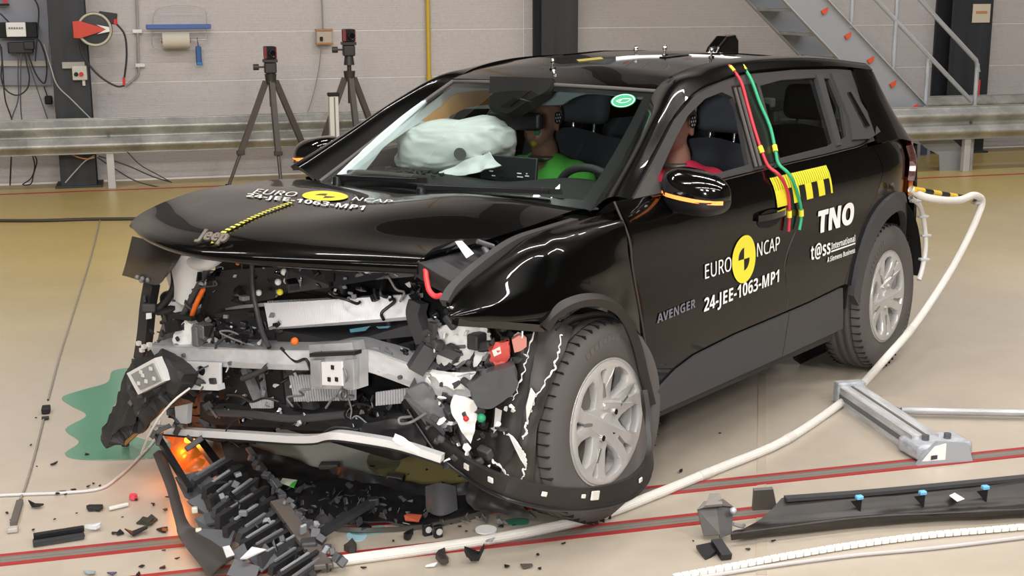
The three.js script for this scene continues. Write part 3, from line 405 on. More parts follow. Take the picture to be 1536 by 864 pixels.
// roof
const roofC = [[-2.9, 1.405], [-2.8, 1.42], [-2.5, 1.458], [-2.1, 1.485], [-1.75, 1.495], [-1.45, 1.487], [-1.2, 1.458], [-1.05, 1.42], [-0.95, 1.39]];
const roofY = (x, z) => smoothT(roofC, x) - (0.03 + 0.008 * Math.min(1, Math.max(0, (-1.05 - x) / 0.3))) * (Math.abs(z) / 0.53) ** 2.4;
const roofMap = (x, z) => V(x, roofY(x, z), z);
const roofPoly = []; for (let i = 0; i <= 10; i++) { const z = -0.53 + 1.06 * i / 10; roofPoly.push([-1.055 + 0.075 * (1 - (z / 0.53) ** 2), z]); } roofPoly.push([-2.88, 0.53], [-2.9, 0], [-2.88, -0.53]);
const roof = obj('roof', patch(roofPoly, roofMap, { th: 0.03, cell: 0.08, flip: true }), mt.paint, car);
for (const z of [-0.25, 0.25]) obj('roof_rib', patch([[-1.5, z - 0.012], [-2.5, z - 0.012], [-2.5, z + 0.012], [-1.5, z + 0.012]], roofMap, { th: 0.006, cell: 0.1, flip: true, lift: 0.004 }), mt.paint, roof);
{ const f = V(-2.45, roofY(-2.45, 0), 0); obj('antenna_fin', extr([[0.1, 0], [0.075, 0.03], [0.0, 0.075], [-0.07, 0.08], [-0.095, 0.06], [-0.1, 0]], 0.05, 0.012).translate(f.x, f.y - 0.003, -0.025), mt.gloss, roof); }
{ // measuring targets on the roof: small bolts and white strips
  const at = (px, py) => { let p = null; for (let k = 0; k < 12; k++) p = cy(px, py, p ? roofY(p.x, p.z) : 1.47); return V(p.x, roofY(p.x, p.z), p.z); };
  for (const [x, z] of [[-1.15, 0.06], [-1.5, -0.12], [-1.62, -0.19], [-1.72, -0.36]]) { const p = roofMap(x, z); obj('target_bolt', [cyl(0.006, 0.006, 0.045, p.x, p.y + 0.02, p.z), ball(0.011, p.x, p.y + 0.03, p.z, 10), cyl(0.014, 0.014, 0.006, p.x, p.y + 0.003, p.z)], mt.chrome, roof); }
  obj('white_strip', patch([[-1.35, -0.12], [-1.52, -0.24], [-1.58, -0.2], [-1.41, -0.08]], roofMap, { th: 0.004, flip: true, lift: 0.004 }), mt.white, roof);
  obj('white_strip', patch([[-1.66, -0.3], [-1.86, -0.46], [-1.9, -0.42], [-1.7, -0.26]], roofMap, { th: 0.004, flip: true, lift: 0.004 }), mt.white, roof);
  obj('yellow_mark', patch([[-1.28, 0.02], [-1.36, -0.05], [-1.4, -0.01], [-1.32, 0.06]], roofMap, { th: 0.002, flip: true, lift: 0.003 }), M(0x9b9148, 0.6), roof);
}
// windshield with black frit band
const wsE = [[-0.40, 1.005, 0.675], [-0.65, 1.142, 0.63], [-0.86, 1.267, 0.58], [-1.055, 1.380, 0.52]];
const wsRow = ([x, y, z], f = 1, o = 0) => [1, 0.75, 0.5, 0.25, 0, -0.25, -0.5, -0.75, -1].map((k) => V(x + (0.135 - 0.055 * (y - 1) / 0.38) * (1 - k * k) + o, y + 0.012 * (1 - k * k) + o * 0.8, z * k * f));
const wsRows = wsE.map((e) => wsRow(e));
const ws = obj('windshield', sheet(wsRows, 40, 24), mt.glass, car);
const wsAt = (u, v, lift = 0.003) => { // u from its right edge to its left, v from base to top
  const g = wsAt.g ??= sheet(wsRows, 100, 100), p = g.attributes.position, n = g.attributes.normal, i = Math.round(v * 100) * 101 + Math.round(u * 100); return V(p.getX(i), p.getY(i), p.getZ(i)).addScaledVector(V(n.getX(i), n.getY(i), n.getZ(i)), n.getY(i) > 0 ? lift : -lift); };
const band = (a, b) => sheet([0, 0.33, 0.66, 1].map((s) => Array.from({ length: 17 }, (_, i) => { const q = i / 16, A = a(q), B = b(q); return wsAt(A[0] + (B[0] - A[0]) * s, A[1] + (B[1] - A[1]) * s, -0.003); })), 40, 4);
const frit = M(0x070707, 0.25);
obj('frit_band', band((q) => [q, 0], (q) => [q, 0.09]), frit, ws); obj('frit_band', band((q) => [q, 0.94], (q) => [q, 1]), frit, ws);
obj('frit_band', band((q) => [0, q], (q) => [0.035, q]), frit, ws); obj('frit_band', band((q) => [0.95, q], (q) => [1, q]), frit, ws);
obj('windshield_seal', [tube([0, 0.2, 0.4, 0.6, 0.8, 1].map((q) => wsAt(1, q, 0.002)), 0.008, 30), tube([0, 0.2, 0.4, 0.6, 0.8, 1].map((q) => wsAt(0, q, 0.002)), 0.008, 30), tube([0, 0.2, 0.4, 0.6, 0.8, 1].map((q) => wsAt(q, 1, 0.0)), 0.008, 30)], mt.rubber, ws);
{ // round green sticker with a leaf outline, at the top of the driver's side
  const t = canvas(128, 128, (c) => { c.fillStyle = '#2f9d6d'; c.fillRect(0, 0, 128, 128); c.strokeStyle = '#e8f4ec'; c.lineWidth = 5; c.beginPath(); c.ellipse(64, 64, 56, 56, 0, 0, 7); c.stroke(); c.beginPath(); c.moveTo(30, 72); c.quadraticCurveTo(50, 40, 98, 44); c.quadraticCurveTo(96, 82, 56, 86); c.closePath(); c.stroke(); c.beginPath(); c.moveTo(40, 66); c.lineTo(52, 56); c.lineTo(48, 74); c.stroke(); });
  const pos = [], uv = [], idx = []; const C = [0.885, 0.875]; pos.push(...wsAt(...C).toArray()); uv.push(0.5, 0.5);
  for (let i = 0; i <= 40; i++) { const a = i / 40 * 2 * Math.PI, base = wsAt(...C), du = wsAt(0.93, C[1]).sub(wsAt(0.84, C[1])).normalize(), dv = wsAt(C[0], 0.92).sub(wsAt(C[0], 0.82)).normalize(), p = base.addScaledVector(du, 0.048 * Math.cos(a)).addScaledVector(dv, 0.048 * Math.sin(a)); pos.push(...p.toArray()); uv.push(0.5 + 0.5 * Math.cos(a), 0.5 + 0.5 * Math.sin(a)); if (i) idx.push(0, i, i + 1); }
  const g = new THREE.BufferGeometry(); g.setAttribute('position', new THREE.Float32BufferAttribute(pos, 3)); g.setAttribute('uv', new THREE.Float32BufferAttribute(uv, 2)); g.setIndex(idx); g.computeVertexNormals(); obj('green_sticker', g, M(0xffffff, 0.4, 0, { map: t }), ws, 'round green sticker with a white leaf outline'); }
// mirrors
function mirror(s) {
  const r = new THREE.Group(); r.name = 'door_mirror'; car.add(r); const c = V(-0.66, 1.075, s * 0.93);
  const g = new THREE.SphereGeometry(1, 40, 28), p = g.attributes.position;
  for (let i = 0; i < p.count; i++) { let [x, y, z] = [p.getX(i), p.getY(i), p.getZ(i)]; const q = (v, e) => Math.sign(v) * Math.abs(v) ** e; x = q(x, 0.75); y = q(y, 0.72); z = q(z, 0.8); if (x < 0) x *= 0.35; p.setXYZ(i, x * 0.105, y * 0.078 * (1 + 0.1 * z * -s) - 0.012 * z * s, z * 0.125); }
  g.computeVertexNormals(); obj('mirror_housing', g.translate(c.x, c.y, c.z), mt.gloss, r);
  const lower = g.clone().translate(-c.x, -c.y, -c.z).scale(1.015, 1.02, 1.015), lp = lower.attributes.position; for (let i = 0; i < lp.count; i++) if (lp.getY(i) > -0.02) lp.setY(i, -0.02); lower.computeVertexNormals(); obj('mirror_lower', lower.translate(c.x, c.y, c.z), mt.plastic3, r);
  const path = [-0.1, -0.06, 0, 0.06, 0.1, 0.122].map((z) => V(c.x + 0.103 * Math.sqrt(Math.max(0, 1 - (z / 0.128) ** 2)) ** 0.75 + 0.002, c.y - 0.012 - 0.012 * (z / 0.125) , c.z + s * z));
  obj('indicator_strip', sweep(path, 0.006, 0.013, 30), new THREE.MeshStandardMaterial({ color: 0xf0a060, emissive: 0xff7a1e, emissiveIntensity: 1.3, roughness: 0.3 }), r);
  obj('mirror_foot', [bar(V(c.x + 0.01, c.y - 0.06, s * 0.83), V(c.x, c.y - 0.055, s * 0.90), 0.09, 0.035)], mt.plastic3, r);
}
mirror(-1); mirror(1);
obj('mirror_triangle', patch([[-0.40, 1.068], [-0.58, 1.068], [-0.6, 1.16]], gh, { th: 0.014, flip: true, lift: 0.01, cell: 0.1 }), M(0x3c3a37, 0.5), car);
// door handles
for (const [x, y, par] of [[-1.31, 0.9, doorF]]) { obj('handle_cup', patch(circle(x, y - 0.012, 0.10, 20, 0.035), leftSide, { th: 0.004, flip: true, lift: 0.003, cell: 0.03 }), mt.dark, par); obj('door_handle', sweep([[0.11, 0.006], [0.07, 0.022], [0, 0.03], [-0.07, 0.026], [-0.11, 0.006]].map(([d, o]) => leftSide(x + d, y + 0.006 - d * 0.02).add(V(0, 0, -o))), 0.014, 0.024, 30), mt.gloss, par); }
{ const p = [[-2.3, 1.03], [-2.33, 1.1], [-2.36, 1.16]]; obj('hidden_handle', patch([[-2.33, 1.30], [-2.36, 1.30], [-2.40, 1.15], [-2.35, 1.15]], gh, { th: 0.01, flip: true, lift: 0.022, cell: 0.05 }), mt.gloss, frame); }
// gaps between the panels
for (const e of [frontEdge, seam]) obj('door_gap', tube(e.map(([x, y]) => leftSide(x, y).add(V(0, 0, 0.002))), 0.0045, 30, 6), M(0x332f2c, 0.5), car);
obj('shoulder_strip', tube([[-0.5, 1.066], [-1.0, 1.072], [-1.5, 1.078], [-2.0, 1.082], [-2.3, 1.092], [-2.42, 1.12]].map(([x, y]) => leftSide(x, y).add(V(0, 0.0, -0.004))), 0.006, 50, 8), mt.gloss, car);
// lettering on the doors: print on thin film that follows the door
const film = (t, more = {}) => new THREE.MeshStandardMaterial({ map: t, transparent: true, roughness: 0.45, side: THREE.DoubleSide, alphaTest: 0.4, ...more });
function sideText(name, x0, y0, x1, y1, w, h, draw, parent, skew = 0) { // x0 is the edge nearer the front
  const t = canvas(w, h, draw); const g = patch([[x0, y0], [x1, y0 + skew], [x1, y1 + skew], [x0, y1]], leftSide, { th: 0, cell: 0.06, flip: true, lift: 0.004 }); const u = g.attributes.uv; for (let i = 0; i < u.count; i++) { const x = u.getX(i), s = (x - x0) / (x1 - x0); u.setXY(i, s, (u.getY(i) - y0 - skew * s) / (y1 - y0)); } return obj(name, g, film(t), parent); }
const fit = (c, s, x, y, w, font) => { c.font = font; c.textBaseline = 'alphabetic'; const k = w / c.measureText(s).width; c.save(); c.translate(x, y); c.scale(k, 1); c.fillText(s, 0, 0); c.restore(); };
sideText('rating_lettering', -0.81, 0.655, -1.42, 0.865, 1220, 420, (c, w, h) => {
  c.clearRect(0, 0, w, h); c.fillStyle = '#f4f4f2'; fit(c, 'EURO', 8, 268, 415, '150px sans-serif'); fit(c, 'NCAP', 800, 228, 400, '150px sans-serif');
  c.fillStyle = '#ede33c'; c.beginPath(); c.ellipse(608, 212, 184, 184, 0, 0, 7); c.fill(); c.fillStyle = '#15130c'; for (const a of [Math.PI, 0]) { c.beginPath(); c.moveTo(608, 212); c.arc(608, 212, 88, a, a + Math.PI / 2); c.closePath(); c.fill(); } }, doorF);
sideText('test_number', -0.81, 0.592, -1.42, 0.68, 1220, 176, (c) => { c.fillStyle = '#f4f4f2'; fit(c, '24-JEE-1063-MP1', 4, 140, 1205, 'bold 140px sans-serif'); }, doorF, 0.012);
sideText('model_lettering', -0.495, 0.622, -0.755, 0.668, 700, 116, (c) => { c.fillStyle = '#6f707c'; fit(c, 'AVENGER', 4, 96, 690, 'bold 112px sans-serif'); }, doorF, 0.01);
sideText('institute_lettering', -1.735, 0.748, -2.12, 0.882, 770, 268, (c) => { c.fillStyle = '#f6f6f4'; c.strokeStyle = '#f6f6f4'; c.lineWidth = 14; c.lineJoin = 'round'; c.font = 'bold 250px sans-serif'; const k = 730 / c.measureText('TNO').width; c.save(); c.translate(18, 226); c.scale(k, 1); c.fillText('TNO', 0, 0); c.strokeText('TNO', 0, 0); c.restore(); }, doorR, -0.004);
sideText('company_lettering', -1.68, 0.615, -2.13, 0.735, 900, 240, (c) => { c.fillStyle = '#f2f2f0'; c.strokeStyle = '#f2f2f0'; c.lineWidth = 5; fit(c, 't@ss', 6, 142, 385, 'bold 170px sans-serif'); fit(c, 'International', 400, 112, 490, 'bold 78px sans-serif'); c.fillRect(400, 122, 490, 14); fit(c, 'A Siemens Business', 330, 212, 560, 'bold 60px sans-serif'); }, doorR, 0.0);
{ // black and yellow scale strip, with cut teeth along its upper edge
  const t = canvas(512, 256, (c, w, h) => { c.fillStyle = '#e8e136'; c.fillRect(0, 0, w, h); c.fillStyle = '#14130d'; for (let i = 0; i < 4; i++) c.fillRect(90 + i * 116, 112, 56, 150); c.fillStyle = '#6a6522'; for (let i = 0; i < 26; i++) c.fillRect(8 + i * 19.6, 0, 4, 112); });
  const x0 = -1.365, x1 = -1.865, y0 = 0.925, y1 = 1.04, g = patch([[x0, y0], [x1, y0], [x1 + 0.03, y1], [x0 + 0.03, y1]], leftSide, { th: 0.001, cell: 0.05, flip: true, lift: 0.006 }), u = g.attributes.uv;
  for (let i = 0; i < u.count; i++) { const s = (u.getY(i) - y0) / (y1 - y0); u.setXY(i, (u.getX(i) - 0.03 * s - x0) / (x1 - x0), s); } obj('scale_sticker', g, M(0xffffff, 0.5, 0, { map: t }), car, 'yellow and black scale sticker'); }
// the two belts of tape over roof, window and door: red and green, with yellow bits
function tapeBelt(name, pts, color) { const o = obj(name, sweep(pts, 0.004, 0.02, 60, () => 0, () => 1, V(0, 0, 1)), M(color, 0.5), car); return o; }
const ghp = (x, y, o = 0.022) => gh(x, y).add(V(0, o * 0.5, -o)), sdp = (x, y, o = 0.01) => leftSide(x, y).add(V(0, 0, -o));
const onG = (a, b) => { const k = 0.55, d0 = cz(a, b, -0.7), d1 = cz(a, b, -0.9); const f = (p) => p.z + 0.818 - k * (p.y - 1.08) + 0.022, t = f(d0) / (f(d0) - f(d1)); return d0.lerp(d1, t); };
const redPts = [cz(1093, 98, -0.6), onG(1110, 120), onG(1122, 160), onG(1132, 195), onG(1142, 225), onG(1153, 250), cz(1168, 262, -0.875), cz(1182, 290, -0.885), cz(1184, 325, -0.885), cz(1183, 347, -0.885)];
const greenPts = [cz(1112, 97, -0.6), onG(1126, 118), onG(1140, 155), onG(1155, 190), onG(1163, 225), onG(1168, 246), cz(1184, 262, -0.875), cz(1199, 300, -0.885), cz(1202, 325, -0.885), cz(1199, 345, -0.885)];
const strip2 = (pts, r) => tube(pts, r, 70, 6);
const rb = obj('red_belt', strip2(redPts, 0.007), M(0xc02f3e, 0.5), car, 'red belt of tape over the door'), gb = obj('green_belt', strip2(greenPts, 0.007), M(0x2fa574, 0.5), car, 'green belt of tape over the door');
for (const [b, P] of [[rb, redPts], [gb, greenPts]]) { const c = curve(P); for (const t of [0.03, 0.5, 0.91]) obj('yellow_band', tube([c.getPointAt(t - 0.018), c.getPointAt(t), c.getPointAt(t + 0.018)], 0.0105, 6, 8), mt.yellow, b); }
// wheels
const tyreProf = [[0.214, -0.085], [0.228, -0.098], [0.272, -0.108], [0.315, -0.106], [0.333, -0.094], [0.341, -0.078], [0.344, -0.06], [0.344, -0.054], [0.334, -0.052], [0.334, -0.042], [0.345, -0.04], [0.346, -0.018], [0.335, -0.016], [0.335, -0.005], [0.346, -0.003], [0.346, 0.020], [0.335, 0.022], [0.335, 0.033], [0.345, 0.035], [0.344, 0.06], [0.341, 0.078], [0.333, 0.094], [0.315, 0.106], [0.272, 0.108], [0.228, 0.098], [0.214, 0.085]].map(([r, y]) => new THREE.Vector2(r, y));
function makeWheel() {
  const w = new THREE.Group(); w.name = 'wheel'; // the outer face looks along -z
  const ty = new THREE.LatheGeometry(tyreProf, 72); ty.rotateX(Math.PI / 2); const grooves = []; for (let i = 0; i < 54; i++) { const a = i / 54 * 2 * Math.PI; for (const s of [-1, 1]) grooves.push(put(new THREE.BoxGeometry(0.004, 0.012, 0.044), 0.3385 * Math.cos(a), 0.3385 * Math.sin(a), s * 0.074, 0, 0, a + Math.PI / 2)); }
  const tyre = obj('tyre', ty, mt.rubber, w); obj('tread_cuts', grooves, M(0x141313, 0.9), tyre, null, 'stuff');
  for (const a0 of [0.6, 3.6]) obj('tyre_lettering', Array.from({ length: 8 }, (_, i) => { const a = a0 + i * 0.09; return put(new THREE.BoxGeometry(0.016, 0.02 + 0.006 * (i % 2), 0.004), 0.29 * Math.cos(a), 0.29 * Math.sin(a), -0.1075, 0, 0, a - Math.PI / 2); }), M(0x5a5654, 0.7), tyre, null, 'stuff');
  obj('rim_barrel', new THREE.LatheGeometry([[0.2, 0.09], [0.205, 0.0], [0.212, -0.06], [0.236, -0.085], [0.241, -0.092], [0.236, -0.096], [0.22, -0.08]].map(([a, b]) => new THREE.Vector2(a * 0.91, b)), 64).rotateX(Math.PI / 2), mt.rim, w);
  const holes = [], small = [];
  for (let k = 0; k < 5; k++) {
    const a = k / 5 * 2 * Math.PI + 0.3, P = (r, t) => [r * Math.cos(a + t), r * Math.sin(a + t)];
    holes.push([P(0.084, 0), P(0.105, 0.22), P(0.14, 0.31), P(0.18, 0.34), P(0.208, 0.28), P(0.214, 0.1), P(0.214, -0.1), P(0.208, -0.28), P(0.18, -0.34), P(0.14, -0.31), P(0.105, -0.22)]);
    const b = a + Math.PI / 5, Q = (r, t) => [r * Math.cos(b + t), r * Math.sin(b + t)]; holes.push([Q(0.13, 0.02), Q(0.2, 0.12), Q(0.213, 0.08), Q(0.213, -0.08), Q(0.2, -0.12), Q(0.13, -0.02)]);
  }
  const face = extr(circle(0, 0, 0.226, 60), 0.022, 0.006, holes), fp = face.attributes.position; for (let i = 0; i < fp.count; i++) { const r = Math.hypot(fp.getX(i), fp.getY(i)); fp.setZ(i, fp.getZ(i) - 0.094 + 0.034 * Math.max(0, 1 - r / 0.17)); } 
  face.scale(0.91, 0.91, 1); const fc = obj('rim_face', toCreasedNormals(face, 0.5), mt.rim, w);
  for (let k = 0; k < 5; k++) { const b = k / 5 * 2 * Math.PI + 0.3 + Math.PI / 5; obj('spoke_groove', put(rbox(0.012, 0.05, 0.006, 0.002, 0.115, 0, -0.092, 0, 0, Math.PI / 2), 0, 0, 0, 0, 0, b), M(0x8b8a88, 0.35, 0.6), fc); }
  obj('hub_cap', put(new THREE.CylinderGeometry(0.03, 0.034, 0.02, 28), 0, 0, -0.082, -Math.PI / 2), mt.rim, w);
  for (let k = 0; k < 5; k++) { const a = k / 5 * 2 * Math.PI + 0.95; obj('lug_nut', put(new THREE.CylinderGeometry(0.011, 0.013, 0.02, 6), 0.056 * Math.cos(a), 0.056 * Math.sin(a), -0.085, -Math.PI / 2), mt.chrome, w); }
  obj('brake_disc', put(new THREE.CylinderGeometry(0.15, 0.15, 0.02, 40), 0, 0, -0.01, Math.PI / 2), M(0x8a8783, 0.4, 0.7), w); obj('brake_caliper', rbox(0.07, 0.16, 0.07, 0.015, 0.11, 0.05, -0.03), M(0x6a6866, 0.5, 0.4), w); obj('wheel_back', put(new THREE.CylinderGeometry(0.19, 0.19, 0.01, 32), 0, 0, 0.06, Math.PI / 2), mt.dark, w);
  return w;
}
const wheel = makeWheel(); car.add(wheel); wheel.position.set(-2.56, 0.346, -0.765); wheel.rotation.set(0.03, 0.03, 0);
const wheelFL = wheel.clone(); car.add(wheelFL); wheelFL.position.set(-0.205, 0.344, -0.778); wheelFL.rotation.set(0.03, 0.01, 0.5);
const wheelRR = wheel.clone(); car.add(wheelRR); wheelRR.position.set(-2.56, 0.346, 0.765); wheelRR.rotation.y = Math.PI;
const wheelFR = wheel.clone(); car.add(wheelFR); wheelFR.position.set(0.0, 0.346, 0.77); wheelFR.rotation.y = Math.PI + 0.1;
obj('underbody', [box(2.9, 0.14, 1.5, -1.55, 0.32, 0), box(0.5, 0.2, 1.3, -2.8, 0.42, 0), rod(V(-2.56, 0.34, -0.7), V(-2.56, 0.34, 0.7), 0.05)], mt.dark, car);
// ---------- the smashed front ----------
const xFront = (px) => px < 520 ? 0.47 : 0.47 - 0.0012 * (px - 520);
const B = (px, py, d = 0) => cx(px, py, xFront(px) + d);
const Bq = (list, d = 0, th = 0.006) => plate(list.map(([a, b, e = 0]) => B(a, b, d + e)), th);
const part = (name, geo, m, label, kind) => obj(name, geo, m, car, label, kind);
const crumple = (amp, f, s = 0) => (p) => amp * (vnoise(p.x * f + s, p.y * f, p.z * f) + 0.5 * vnoise(p.x * f * 2.3, p.y * f * 2.3 + s, p.z * f * 2.3));
// hood, popped and buckled
const hoodRows = [
  [[-0.43, 0.99, 0.71], [-0.27, 1.015, 0.36], [-0.21, 1.022, 0], [-0.25, 1.022, -0.36], [-0.39, 0.995, -0.69]],
  [[-0.28, 1.015, 0.715], [-0.14, 1.035, 0.36], [-0.10, 1.04, 0], [-0.13, 1.066, -0.36], [-0.24, 1.035, -0.72]],
  [[0.08, 1.028, 0.715], [0.12, 1.042, 0.36], [0.14, 1.04, 0], [0.10, 1.06, -0.36], [0.02, 1.012, -0.715]],
  [[0.32, 1.005, 0.70], [0.42, 1.02, 0.36], [0.44, 1.02, 0], [0.36, 1.022, -0.34], [0.28, 0.985, -0.68]],
  [[0.45, 0.978, 0.69], [0.58, 0.992, 0.36], [0.62, 0.995, 0.03], [0.55, 0.994, -0.32], [0.43, 0.982, -0.67]],
  [[0.50, 0.955, 0.68], [0.655, 0.968, 0.35], [0.705, 0.966, 0.04], [0.622, 0.968, -0.31], [0.475, 0.967, -0.66]],
  [[0.505, 0.952, 0.675], [0.665, 0.954, 0.345], [0.715, 0.951, 0.035], [0.625, 0.95, -0.31], [0.478, 0.95, -0.655]],
  [[0.46, 0.95, 0.66], [0.61, 0.952, 0.34], [0.66, 0.948, 0.03], [0.58, 0.946, -0.30], [0.44, 0.945, -0.64]],
].map((r) => r.map((p) => V(...p)));
const hoodGeo = sheet(hoodRows, 60, 70, 0.012, (p, u, v) => v > 0.12 && v < 0.72 ? 0.006 * vnoise(p.x * 4, p.z * 3, 4) * Math.sin((v - 0.12) / 0.6 * Math.PI) : 0);
const hood = part('hood', hoodGeo, mt.paint);
const hoodTop = (() => { const pos = hoodGeo.attributes.position; const best = new Map(); for (let i = 0; i < pos.count; i++) { const k = Math.round(pos.getX(i) / 0.02) + '_' + Math.round(pos.getZ(i) / 0.02); if (!best.has(k) || best.get(k) < pos.getY(i)) best.set(k, pos.getY(i)); }
  return (x, z) => { let s = 0, w = 0; for (let a = -2; a <= 2; a++) for (let b = -2; b <= 2; b++) { const i = Math.round(x / 0.02) + a, j = Math.round(z / 0.02) + b, y = best.get(i + '_' + j); if (y !== undefined) { const d = Math.exp(-(((i * 0.02 - x) ** 2 + (j * 0.02 - z) ** 2) / 0.0006)); s += y * d; w += d; } } return w ? s / w : 1.0; }; })();
const onHood = (px, py, lift = 0) => { let y = 1.02; for (let k = 0; k < 14; k++) { const p = cy(px, py, y); y = y * 0.4 + 0.6 * (hoodTop(p.x, p.z) + lift); } return cy(px, py, y); };
{ // print on the hood: lettering, yellow disc, test number
  const quad = (name, px, w, h, draw) => { const [a, b, c, d] = px; const rows = []; for (let j = 0; j <= 4; j++) { const row = []; for (let i = 0; i <= 12; i++) { const s = i / 12, t = j / 4, x = (b[0] + (c[0] - b[0]) * s) * t + (a[0] + (d[0] - a[0]) * s) * (1 - t), y = (b[1] + (c[1] - b[1]) * s) * t + (a[1] + (d[1] - a[1]) * s) * (1 - t); row.push(onHood(x, y, 0.004)); } rows.push(row); } return obj(name, sheet(rows, 40, 10), film(canvas(w, h, draw)), hood); };
  quad('rating_lettering', [[368, 294], [392, 276], [602, 297], [590, 308]].map((p) => p), 1400, 360, (c) => { c.fillStyle = '#d9d5cf'; fit(c, 'EURO', 10, 270, 430, '190px sans-serif'); fit(c, 'NCAP', 960, 260, 400, '190px sans-serif'); c.fillStyle = '#e0cf3a'; c.beginPath(); c.ellipse(700, 180, 215, 170, 0, 0, 7); c.fill(); c.fillStyle = '#4a4326'; for (const a of [Math.PI, 0]) { c.beginPath(); c.moveTo(700, 180); c.ellipse(700, 180, 100, 80, 0, a, a + Math.PI / 2); c.closePath(); c.fill(); } });
  quad('test_number', [[366, 296], [370, 287], [556, 306], [548, 318]], 1300, 200, (c) => { c.fillStyle = '#dedad4'; fit(c, '24-JEE-1063-MP1', 8, 160, 1280, 'bold 150px sans-serif'); });
  const tp = [[438, 303], [400, 317], [365, 333], [336, 348], [321, 362], [314, 374]].map(([a, b]) => onHood(a, b, 0.006)); tp[5] = cy(313, 378, 0.945);
  const t = canvas(512, 16, (c) => { for (let i = 0; i < 26; i++) { c.fillStyle = i % 2 ? '#e4dc58' : '#2a2814'; c.fillRect(i * 20, 0, 20, 16); } }); t.wrapS = THREE.RepeatWrapping; t.repeat.set(3.4, 1);
  obj('checker_tape', sweep(tp, 0.016, 0.003, 50), M(0xffffff, 0.5, 0, { map: t }), hood, 'black and yellow checkered tape on the hood');
  const font = await new FontLoader().loadAsync('fonts/droid/droid_sans_bold.typeface.json');
  const tg = new TextGeometry('Jeep', { font, size: 0.04, depth: 0.006, bevelEnabled: true, bevelSize: 0.0025, bevelThickness: 0.002, bevelSegments: 2 }); tg.computeBoundingBox(); tg.translate(-tg.boundingBox.max.x / 2, -0.012, 0);
  const a = onHood(304, 357, 0.004), b = onHood(346, 361, 0.004), X = b.clone().sub(a).normalize(), up = V(-0.75, 0.6, 0).addScaledVector(X, -V(-0.75, 0.6, 0).dot(X)).normalize(), Z = X.clone().cross(up), bm = new THREE.Matrix4().makeBasis(X, up, Z).setPosition(a.add(b).multiplyScalar(0.5).add(V(0.01, 0.004, 0)));
  obj('badge', tg.applyMatrix4(bm), M(0x6b645c, 0.35, 0.6), hood, 'grey metal badge on the hood front');
}
// left fender, pushed back and creased
const fr = [
  [[918, 317, -0.765], [860, 338, -0.77], [800, 357, -0.77], [748, 382, -0.77], [706, 412, -0.77], [668, 447, -0.78]],
  [[936, 335, -0.862], [880, 353, -0.84], [820, 374, -0.835], [766, 400, -0.83], [716, 432, -0.82], [670, 460, -0.80]],
  [[943, 385, -0.872], [890, 400, -0.885], [835, 414, -0.88], [785, 434, -0.88], [725, 454, -0.86], [672, 467, -0.82]],
  [[950, 425, -0.872], [905, 432, -0.89], [850, 438, -0.90], [800, 457, -0.90], [735, 468, -0.88], [674, 472, -0.84]],
  [[958, 470, -0.872], [937, 466, -0.89], [880, 450, -0.905], [835, 468, -0.91], [755, 482, -0.89], [678, 476, -0.845]],
  [[963, 505, -0.868], [944, 486, -0.88], [882, 460, -0.89], [838, 480, -0.89], [762, 490, -0.87], [685, 482, -0.83]]].map((r) => r.map(([a, b, z]) => cz(a, b, z)));
const fender = part('front_fender', sheet(fr, 60, 44, 0.008, (p, u, v) => Math.min(1, u * 4) * (0.014 * vnoise(p.x * 4.2, p.y * 4.5, 3) + 0.007 * Math.abs(vnoise(p.x * 8 + p.y * 6, p.y * 4, 7)))), mt.paint);
part('fender_seal', sweep([[862, 334, -0.75], [820, 347, -0.755], [775, 362, -0.76], [735, 387, -0.77], [700, 415, -0.775], [678, 437, -0.78], [668, 455, -0.785]].map(([a, b, z]) => cz(a, b, z)), 0.03, 0.028, 40), mt.trim);
part('fender_lip', sweep([[683, 482, -0.84], [740, 486, -0.87], [812, 492, -0.89]].map(([a, b, z]) => cz(a, b, z)), 0.03, 0.022, 20), mt.gloss);
// arch trim still fixed above the wheel, and its torn length looped under it
part('arch_flange', sweep([[816, 492, -0.90], [832, 470, -0.915], [868, 452, -0.92], [905, 452, -0.92], [932, 470, -0.91], [952, 510, -0.90], [966, 565, -0.89], [976, 604, -0.88]].map(([a, b, z]) => cz(a, b, z)), 0.03, 0.03, 60, (t) => 0.4 + 0.5 * t), M(0x38332f, 0.5, 0, { map: scuffTex }));
const loopPts = [B(610, 596, 0.05), B(628, 625, 0.07), B(655, 662, 0.1), B(695, 695, 0.13), cz(755, 727, -0.96), cz(800, 740, -1.01), cz(855, 746, -1.03), cz(915, 740, -1.03), cz(955, 722, -1.01), cz(974, 692, -0.98), cz(972, 645, -0.94), cz(966, 585, -0.905)];
const loop = part('torn_arch_trim', sweep(loopPts, 0.016, 0.06, 100, (t) => 0.25 - 0.5 * t), M(0x2c2a29, 0.5, 0, { map: scuffTex }), 'torn wheel arch trim bent under the wheel');
obj('trim_edge', tube(loopPts.map((p) => p.clone().add(V(0.01, -0.035, -0.012))), 0.006, 90, 6), mt.plastic3, loop);
{ const c = curve(loopPts); for (const [t, s] of [[0.2, 0.02], [0.3, 0.018], [0.41, 0.016], [0.53, 0.014], [0.57, 0.032], [0.76, 0.016]]) { const p = c.getPointAt(t), q = c.getTangentAt(t); const n = V(0, 1, 0).cross(q).normalize(); if (n.dot(V(0.8, 0, -0.6)) < 0) n.negate(); const g = rbox(s * 1.3, s * 0.9, 0.006, 0.002); g.applyMatrix4(new THREE.Matrix4().makeBasis(q, n.clone().cross(q), n)); obj('white_clip', g.translate(p.x + n.x * 0.013, p.y + n.y * 0.013 + 0.006, p.z + n.z * 0.013), mt.offwhite, loop); } }
